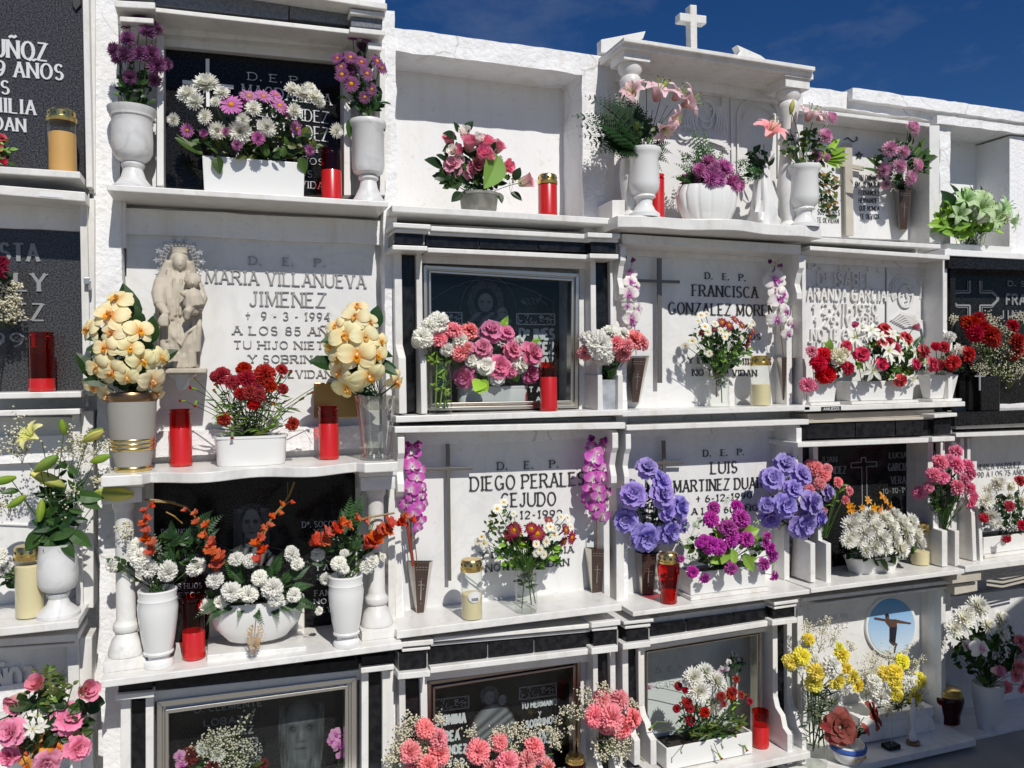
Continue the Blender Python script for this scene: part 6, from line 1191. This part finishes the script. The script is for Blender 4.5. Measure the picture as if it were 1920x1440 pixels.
Bq(vA3, Z11, 'white ruffled flowers at the left edge beside the cream candle', bulge=.05, d=.1).fl('carn','white/ivory','15,1020,100 -20,960,110 5,930,70').fill(20,10,1060,60,60,'dgreen/green',60,.3).done()
b = Bq('urn6', Z12, 'white carnations with fern and arching withered orange gladioli in the left baluster urn', bulge=.06, d=.14)
b.fl('carn','white/ivory','255,520,110 260,590,125 310,660,110 430,680,120 605,650,115 225,560,80 90,640,80').fl('smallbud','white/ivory','230,730,60,-.5,.3 95,640,50,-.8,0').spike([(735,650),(705,540),(665,450),(610,370),(545,290)],9,105,45).spike([(340,560),(295,470),(285,390),(295,310),(330,275)],8,85,45).line([(350,258),(450,262),(540,290),(610,370),(665,450),(705,520),(730,640)],.004,'dry').line([(420,320),(470,345),(520,390)],.003,'dry').line([(350,250),(300,300),(285,420),(330,560)],.004,'rust').line([(290,245),(380,250),(480,265)],.004,'dry')
b.fr('345,440 760,340,560,520 700,310,560,470 450,370,470,560 590,390,520,560 360,580,440,640 740,420,600,540 420,500,450,640','ferngreen',.34).fill(40,480,540,150,110,'dgreen/green',55,.25).fill(10,150,640,60,30,'green',60,.3).done()
b = Bq('bowl1', Z12, 'white carnations, trailing fern and a bent orange gladiolus in the wide bowl', bulge=.08, d=.13)
b.fl('carn','white/ivory','840,600,90 925,610,90 1180,570,95 1210,630,80 980,715,95 710,730,100 810,800,120 915,815,110 1060,780,125 1080,850,95 1190,820,90 655,890,95 740,865,80 1340,915,55 1170,545,60').spike([(990,600),(965,480),(1015,420),(1060,350),(1130,280),(1170,250)],10,80,40).line([(1190,140),(1160,220),(1110,290),(1050,360),(1020,430),(980,520),(980,640)],.004,'dry').line([(1150,140),(1150,240)],.002,'olive')
b.fr('590,960,760,850 1340,900,1150,860 1010,1000,920,880 1100,990,1060,880 800,660,900,760 1210,660,1100,760 1310,760,1150,800 1290,640,1160,740 830,540,880,700 1050,640,1010,760 1000,640,960,800 720,950,830,880 1180,940,1100,870 850,980,880,880 940,1010,920,890 1250,930,1130,870 660,1000,760,890 760,600,860,740 1120,560,1050,720','ferngreen',.34,out=.03).fr('940,1190,960,960','dry',.4,out=.08,sag=Vector((0,-.03,0))).fill(60,960,790,260,110,'dgreen/green',60,.2).done()
b = Bq('urn7', Z12, 'white carnations, fern and flaming orange gladioli in the right baluster urn', bulge=.06, d=.14)
b.fl('carn','white/ivory','1330,575,85 1490,565,55 1455,630,95 1490,665,65 1660,610,95 1630,650,85 1380,725,85 1720,590,50').fl('smallbud','white/ivory','1665,370,50 1690,570,50,.8,.2').spike([(1310,510),(1400,460),(1450,400),(1530,385),(1620,355)],8,115,55).spike([(1640,520),(1690,460),(1760,410),(1830,365),(1900,350)],8,130,70).line([(1400,470),(1520,385),(1650,350),(1790,325)],.004,'dry').line([(1560,520),(1690,420),(1880,350)],.004,'dry').line([(1640,540),(1610,600),(1560,680)],.004,'olive')
b.fr('1530,225,1500,480 1600,195,1540,420 1470,300,1480,500 1590,290,1530,470 1250,620,1380,640 1610,450,1540,560','ferngreen',.32).fill(34,1500,540,120,110,'dgreen/green',55,.25).line([(1665,390),(1620,520),(1540,690)],.002,'lgreen').done()
Bq('jar3', Z13, 'loose bunch of white daisies and maroon daisies with green leaves, third row', bulge=.07, d=.10).fl('daisy','white/lemon','760,570,65 800,530,55 665,740,55 680,780,65 640,770,50 1060,770,65 1110,730,70 1000,785,55 1020,820,65 1085,680,65 1190,625,55 1150,620,55 1060,690,55 1045,850,55 1000,840,55 1210,680,45 860,600,45 940,930,40 1110,690,50').fl('daisy','maroon/gold','865,700,100 835,730,70 970,690,80 1005,720,110 900,770,90 1215,745,90 1165,770,70 1180,700,70 1075,640,60').fill(120,960,840,190,110,'green/dgreen/lgreen',50,.32).fill(24,780,680,100,110,'green/olive',40,.3).fill(18,940,990,45,60,'dgreen/green',50,.2).line([(950,960),(970,1160)],.0025,'green').line([(930,960),(910,1190)],.0025,'olive').line([(960,960),(995,1150)],.0025,'olive').done()
Bq('k5', Z14, 'large violet silk roses with dark filler in the left cone vase beside the red lantern', bulge=.10, d=.05).fl('rose','violet/violetlight','340,345,150 445,440,135 240,530,180 450,530,165 190,710,165 570,610,150 480,650,125 330,830,195 490,785,180 580,740,120 420,400,90').fill(60,370,640,150,160,'teal/dgreen',70,.12,out=-.01).fr('320,420,340,560 600,900,470,800 210,900,300,780','teal',.3).done()
Bq('p7', Z14, 'purple silk carnations with green leaves and pale filler in the ribbed trough', bulge=.07, d=.15).fl('carn','magenta/purple','790,615,85 945,605,85 770,695,110 975,690,125 890,755,125 1010,830,110 770,870,125 825,885,110 910,840,100 1150,810,65 1165,890,90 1185,940,90 1125,1000,90 1195,1080,70,.5,-.3 905,1030,90 725,1095,80,0,-.5 645,1055,80 690,860,70 565,965,50 720,840,80 1140,860,70 920,800,90').lv('830,860,820,760 850,990,870,900 930,1000,910,900 1060,1050,990,940 1040,740,960,790 880,680,860,740 780,990,850,940 1100,760,1000,800','lgreen',.32,out=.06).gy('650,750,55 640,940,60 1060,720,45 870,570,55 1100,860,50 1180,980,45 700,690,40 620,860,40',45,col=C['greenwhite']).fill(70,880,870,260,130,'green/lgreen/dgreen',60,.3).done()
Bq('k6', Z14, 'large violet silk roses in the dark cone vase, right of the short name slab', bulge=.10, d=.06).fl('rose','violet/violetlight','1275,320,155 1185,420,165 1385,390,150 1330,490,135 1145,600,115 1275,605,165 1460,590,165 1170,690,145 1400,740,190 1560,510,115 1510,690,120').fill(60,1320,590,160,170,'teal/dgreen',70,.12,out=-.02).done()
vE3 = dict(o=E3.o, P=W(1546,1000,.12), d=.1, top=W(1546,1000,.1), k=1, n=E3, h=.1, r=.02)
Bq(vE3, Z15, 'salmon pink carnations in the left stepped holder behind the violet roses', bulge=.05, d=.06).fl('carn','salmon/hotpink','240,490,120 310,540,95 210,470,80 405,590,70 475,650,70 450,710,65 205,640,80 300,790,60 280,600,90 330,500,80').fill(20,330,660,120,90,'green/lgreen',60,.12).done()
Bq('p9', Z15, 'dense dome of white mums topped with orange flowers in the white oval bowl', bulge=.09, d=.12).fl('mum','white/lemon',scatter(44,705,935,240,130,118,.52,3)+[(470,985,105),(950,1000,100),(660,1040,100),(520,840,100)],face=(705,1000,300,240)).fl('alstro','gold/orange','490,770,75 510,800,70 600,715,65 640,765,70 690,690,80 720,720,70 680,770,75 750,750,75 480,745,55 560,760,50 720,785,60').fill(50,690,1060,220,55,'dgreen/green',65,.3).lv('760,1190,680,1110 700,1160,640,1090 800,1150,760,1090','green').done()
vE3b = dict(o=E3.o, P=W(1775,1000,.12), d=.1, top=W(1772,985,.1), k=1, n=E3, h=.1, r=.02)
Bq(vE3b, Z15, 'pink carnations spreading from the right stepped holder, before the far right slab', bulge=.07, d=.12).fl('carn','hotpink/pink','1095,455,105 1200,380,95 1200,470,120 1050,540,100 1110,560,100 1280,480,100 1290,530,100 1255,575,90 1010,630,80 950,665,90 1205,625,110 1290,630,90 1310,690,90 1300,730,80 1160,430,70').fill(60,1120,660,110,110,'dgreen/green',70,.14).line([(1120,700),(1110,830)],.003,'green').line([(1090,700),(1100,830)],.003,'dgreen').done()
Bq('p10', Z15, 'mixed white mums and small red carnations in the box planter, right edge', bulge=.07, d=.12).fl('mum','white/lemon','1480,600,110 1400,710,100 1430,820,110 1460,860,90 1640,720,100 1560,620,90 1420,640,80 1700,820,100').fl('carn','crimson/hotpink','1560,750,75 1390,830,70 1640,880,70 1540,975,60,0,-.6 1630,580,80 1690,600,70 1720,900,70').gy('1460,640,60 1380,740,60 1560,660,60',60).fill(70,1540,790,180,110,'dgreen/green',60,.25).done()
# --- lowest row
vA4 = dict(o=A4.o, P=W(75,1480,.15), d=.14, top=W(75,1460,.14), k=1, n=A4, h=.2, r=.05)
Bq(vA4, Z16, 'pink silk roses, orange orchids and white star flowers at the lower left', bulge=.10, d=.16).fl('rosebud','hotpink/cream','175,310,75 80,390,80 410,340,85').fl('rose','hotpink/lightpink','335,465,145 375,615,110 35,655,95 220,690,120 45,540,125 20,520,90').fl('orchid','peach/orange','135,610,165 265,620,150 130,690,110').fl('star','white/white','180,460,90 155,520,100 100,480,90 190,510,80 130,540,70').fr('205,215,230,400 305,230,270,420','olive',.3).fill(40,240,330,110,110,'olive/lgreen/green',30,.35).fill(60,220,500,200,150,'dgreen/green',60,.38).lv('480,430,410,420 500,400,420,390 180,400,240,420','dgreen',.45).done()
vB4 = dict(o=B4.o, P=W(420,1480,.0), d=-.02, top=W(420,1460,-.03), k=1, n=B4, h=.2, r=.05)
Bq(vB4, Z16, "baby's breath with a white carnation behind the aluminium framed pane", bulge=.03, d=-.02).gy('1020,620,110 1100,560,90 980,590,70 1150,640,80 1060,680,110 940,640,60 1120,700,60',110).fl('carn','white/lemon','1030,650,75 950,620,60').fl('carn','darkred/magenta','900,650,90 1010,700,70 1250,690,50').fl('orchid','lilac/magenta','850,650,60 860,690,60').fill(30,1050,690,150,60,'dgreen/olive',50,.2).done()
vB4b = dict(o=B4.o, P=W(630,1480,.0), d=-.02, top=W(640,1450,-.03), k=1, n=B4, h=.2, r=.02)
Bq(vB4b, Z16, 'lilac orchid spray behind the aluminium framed pane, right of the bearded face', name='orchid_spray', cat='flower spray', bulge=.02, d=-.02).fl('orchid','lilac/magenta','1590,550,75 1605,600,75 1620,645,70 1575,580,60').line([(1590,540),(1610,640),(1625,700)],.0015,'green').done()
vC4 = dict(o=C4.o, P=W(790,1500,.13), d=.13, top=W(795,1480,.13), k=1, n=C4, h=.2, r=.05)
Bq(vC4, Z17, "pink carnations in a cloud of baby's breath, left of the lowest lace bordered frame", bulge=.08, d=.12).fl('carn','salmon/lightpink','405,705,130 300,860,150 490,770,130 490,870,160 420,940,130 330,960,110').gy('330,650,70 250,750,90 380,780,80 500,650,50 230,850,80 420,850,70 590,930,90 200,900,70',100).fill(26,380,880,140,80,'green/olive',55,.1).done()
vC4c = dict(o=C4.o, P=W(940,1500,.1), d=.1, top=W(950,1480,.1), k=1, n=C4, h=.2, r=.06)
Bq(vC4c, Z17, "pink carnations and baby's breath across the middle of the bronze glazed frame", bulge=.07, d=.10).fl('carn','salmon/lightpink','740,855,155 880,790,120 930,930,150 1060,920,135 1110,820,130 1190,960,110 1130,880,110 820,970,110 1010,975,110').gy('680,720,60 900,720,80 1050,740,90 1200,700,80 1240,760,60 1000,720,60 850,760,60 1270,800,50 960,850,70',90).fill(24,960,870,220,60,'green/olive',55,.1).done()
vC4b = dict(o=C4.o, P=W(1136,1450,.13), d=.12, top=W(1136,1405,.12), k=1, n=C4, h=.2, r=.02)
Bq(vC4b, Z17, "round bunch of pink carnations with baby's breath on the right pilaster, lowest row", bulge=.08, d=.12).fl('carn','salmon/lightpink','1540,520,125 1655,520,125 1490,630,140 1600,640,170 1670,700,150 1740,640,125 1570,700,110').gy('1540,450,60 1440,500,70 1340,610,90 1590,780,110 1650,850,80 1730,560,60 1690,780,70 1560,860,70',100).fill(20,1600,790,90,80,'green/olive',50,.1).done()
Bq('p8', Z18, 'white mums ringed by small red carnations in the large white box', bulge=.07, d=.15).fl('mum','white/lemon','680,720,165 770,680,145 860,750,150 720,830,175 840,925,190 645,740,110 900,780,100').fl('carn','red/darkred','560,790,65 615,820,55 545,970,65 630,925,85 650,970,75 770,1000,85 655,1065,85 900,870,75 980,855,95 1020,735,65 1060,860,65 1125,910,60 920,930,50 1000,830,70 670,780,45').fl('smallbud','red/darkred','890,1350,60,.3,-.8 1095,1285,65,.2,-.9 340,1125,65,-.8,-.3 1000,1185,50 1030,1110,60 1100,855,40 700,940,45 590,880,45 720,960,40 580,1310,40,0,-1').fill(90,800,1090,280,110,'olive/green/dgreen',70,.14).fill(30,800,960,260,90,'lgreen/green',45,.15).line([(460,1075),(390,1070),(340,1120)],.0015,'lgreen').line([(840,1240),(860,1290),(885,1340)],.0015,'green').done()
vD4 = dict(o=D4.o, P=W(1375,1400,-.06), d=-.08, top=W(1375,1330,-.08), k=1, n=D4, h=.2, r=.02)
Bq(vD4, Z18, 'pale pink and white orchid spray behind the pane of the white slab', name='orchid_spray', cat='flower spray', bulge=.02, d=-.07).fl('orchid','white/magenta','1000,530,70 1045,560,80 930,650,80 960,600,60 910,660,70').fl('orchid','rosepale/magenta','870,690,70 320,800,70').line([(1010,540),(960,640),(980,780)],.0015,'green').fill(14,1010,620,60,60,'dgreen',50,.3).done()
Bq('jar4', Z19, 'yellow carnations with one white carnation and dried filler in the tall glass vase', bulge=.08, d=.18).fl('carn','yellow/lemon','290,520,90 240,650,130 160,690,110 345,760,130 330,840,135 525,640,130 490,820,125 600,790,120 640,850,110 560,730,90 510,580,70').fl('carn','white/ivory','455,720,155 290,580,100 340,660,60 550,900,60').gy('420,400,60 300,450,80 380,520,90 590,570,50 470,500,70',80,col=C['ivory']).fill(60,360,960,110,110,'dgreen/olive',70,.08).line([(300,880),(330,1300)],.003,'dgreen').line([(340,880),(320,1320)],.003,'dgreen').line([(380,880),(360,1300)],.003,'olive').line([(420,880),(330,1280)],.003,'dgreen').line([(280,880),(300,1260)],.003,'dgreen').line([(350,870),(400,1290)],.003,'dgreen').fill(20,330,1150,70,160,'dgreen',70,.08).done()
vE4 = dict(o=E4.o, P=W(1685,1350,.1), d=.1, top=W(1685,1325,.11), k=1, n=E4, h=.2, r=.05)
Bq(vE4, Z19, "yellow and white carnations with dense baby's breath below the oval photo", bulge=.08, d=.12).fl('carn','yellow/lemon','960,680,110 830,770,110 910,760,120 1085,815,110 1040,930,130 910,850,105 920,930,95').fl('carn','white/ivory','760,830,110 800,930,140 700,780,50 1010,830,80').gy('760,680,90 880,640,80 700,760,80 1040,720,70 1080,880,70 960,900,90 720,900,80 980,620,60 860,1000,70 1080,960,60',110).fill(50,900,960,190,70,'dgreen/olive',50,.15).done()
Bq('pot2', Z19, 'two big withered orange red blooms in the painted pot', bulge=.05, d=.21).fl('pot_rose','rust/brown','510,1150,250,-.3,.25 735,1070,200,.7,.3').lv('735,1210,660,1120 380,1140,450,1160','rust',.3,out=.04).fill(6,640,1190,50,40,'dgreen',60,.3).done()
Bq('urn8', Z19, 'white daisies, white orchids and salmon carnations in the shade, lower right edge', bulge=.10, d=.15).fl('mum','white/lemon','1490,300,160 1390,380,150 1650,380,140 1330,450,125 1560,430,120 1660,480,130 1750,680,140 1640,420,90 1420,330,90').fl('orchid','white/lilac','1510,590,170 1410,570,95 1640,640,120 1700,620,100').fl('carn','salmon/crimson','1790,720,90 1770,780,100 1690,870,95 1800,540,100 1840,640,100 1820,860,110').fl('rosebud','hotpink/white','1625,750,70').fill(110,1560,620,230,190,'dgreen/green',80,.28,out=-.02).done()

# ------------------------------------------------------------------ light, sky, camera
AZ, EL = math.radians(6), math.radians(45)
sd = Vector((math.sin(AZ)*math.cos(EL), -math.cos(AZ)*math.cos(EL), math.sin(EL)))
sl = bpy.data.lights.new('sun', 'SUN'); sl.energy = 3.9; sl.angle = math.radians(.5); sl.color = (1, .965, .90)
so = bpy.data.objects.new('sun', sl); COL.objects.link(so); so.rotation_euler = sd.to_track_quat('Z', 'Y').to_euler(); so.location = (0,-10,12)
w = bpy.data.worlds.new('World'); S.world = w; w.use_nodes = True; nt = w.node_tree
bg = nt.nodes['Background']; sk = nt.nodes.new('ShaderNodeTexSky'); sk.sky_type = 'NISHITA'; sk.sun_disc = False
sk.sun_elevation = EL; sk.sun_rotation = PI-AZ; sk.altitude = 1500; sk.air_density = 1.0; sk.dust_density = .15; sk.ozone_density = 4
hs = nt.nodes.new('ShaderNodeHueSaturation'); hs.inputs['Saturation'].default_value = 1.29; hs.inputs['Hue'].default_value = .512; hs.inputs['Value'].default_value = 1.0
nt.links.new(sk.outputs[0], hs.inputs['Color'])
tcw = nt.nodes.new('ShaderNodeTexCoord'); mpw = nt.nodes.new('ShaderNodeMapping'); mpw.inputs['Scale'].default_value = (3, 3, 7); mpw.inputs['Location'].default_value = (2.1, .9, .5)
nw = nt.nodes.new('ShaderNodeTexNoise'); nw.inputs['Scale'].default_value = 1.2; nw.inputs['Detail'].default_value = 7; nw.inputs['Roughness'].default_value = .62
rw = nt.nodes.new('ShaderNodeValToRGB'); rw.color_ramp.elements[0].position = .47; rw.color_ramp.elements[1].position = .86; rw.color_ramp.elements[1].color = (.28,.28,.28,1)
mw = nt.nodes.new('ShaderNodeMix'); mw.data_type = 'RGBA'; mw.inputs['B'].default_value = (7.5, 8.2, 9.2, 1)
nt.links.new(tcw.outputs['Generated'], mpw.inputs[0]); nt.links.new(mpw.outputs[0], nw.inputs['Vector']); nt.links.new(nw.outputs['Fac'], rw.inputs[0])
nt.links.new(rw.outputs[0], mw.inputs['Factor']); nt.links.new(hs.outputs[0], mw.inputs['A']); nt.links.new(mw.outputs['Result'], bg.inputs[0]); bg.inputs[1].default_value = .055
cd = bpy.data.cameras.new('camera'); cd.sensor_width = 36; cd.lens = F/1920*36; cd.clip_end = 2000; cd.clip_start = .05
co = bpy.data.objects.new('camera', cd); COL.objects.link(co)
M = Matrix((RT, UP, -FW)).transposed().to_4x4(); M.translation = CAM; co.matrix_world = M
S.camera = co
S.view_settings.view_transform = 'Standard'; S.view_settings.look = 'None'; S.view_settings.exposure = 0; S.view_settings.gamma = 1
S.cycles.max_bounces = 8; S.cycles.transparent_max_bounces = 16; S.cycles.caustics_reflective = False; S.cycles.caustics_refractive = False
S.cycles.use_denoising = True
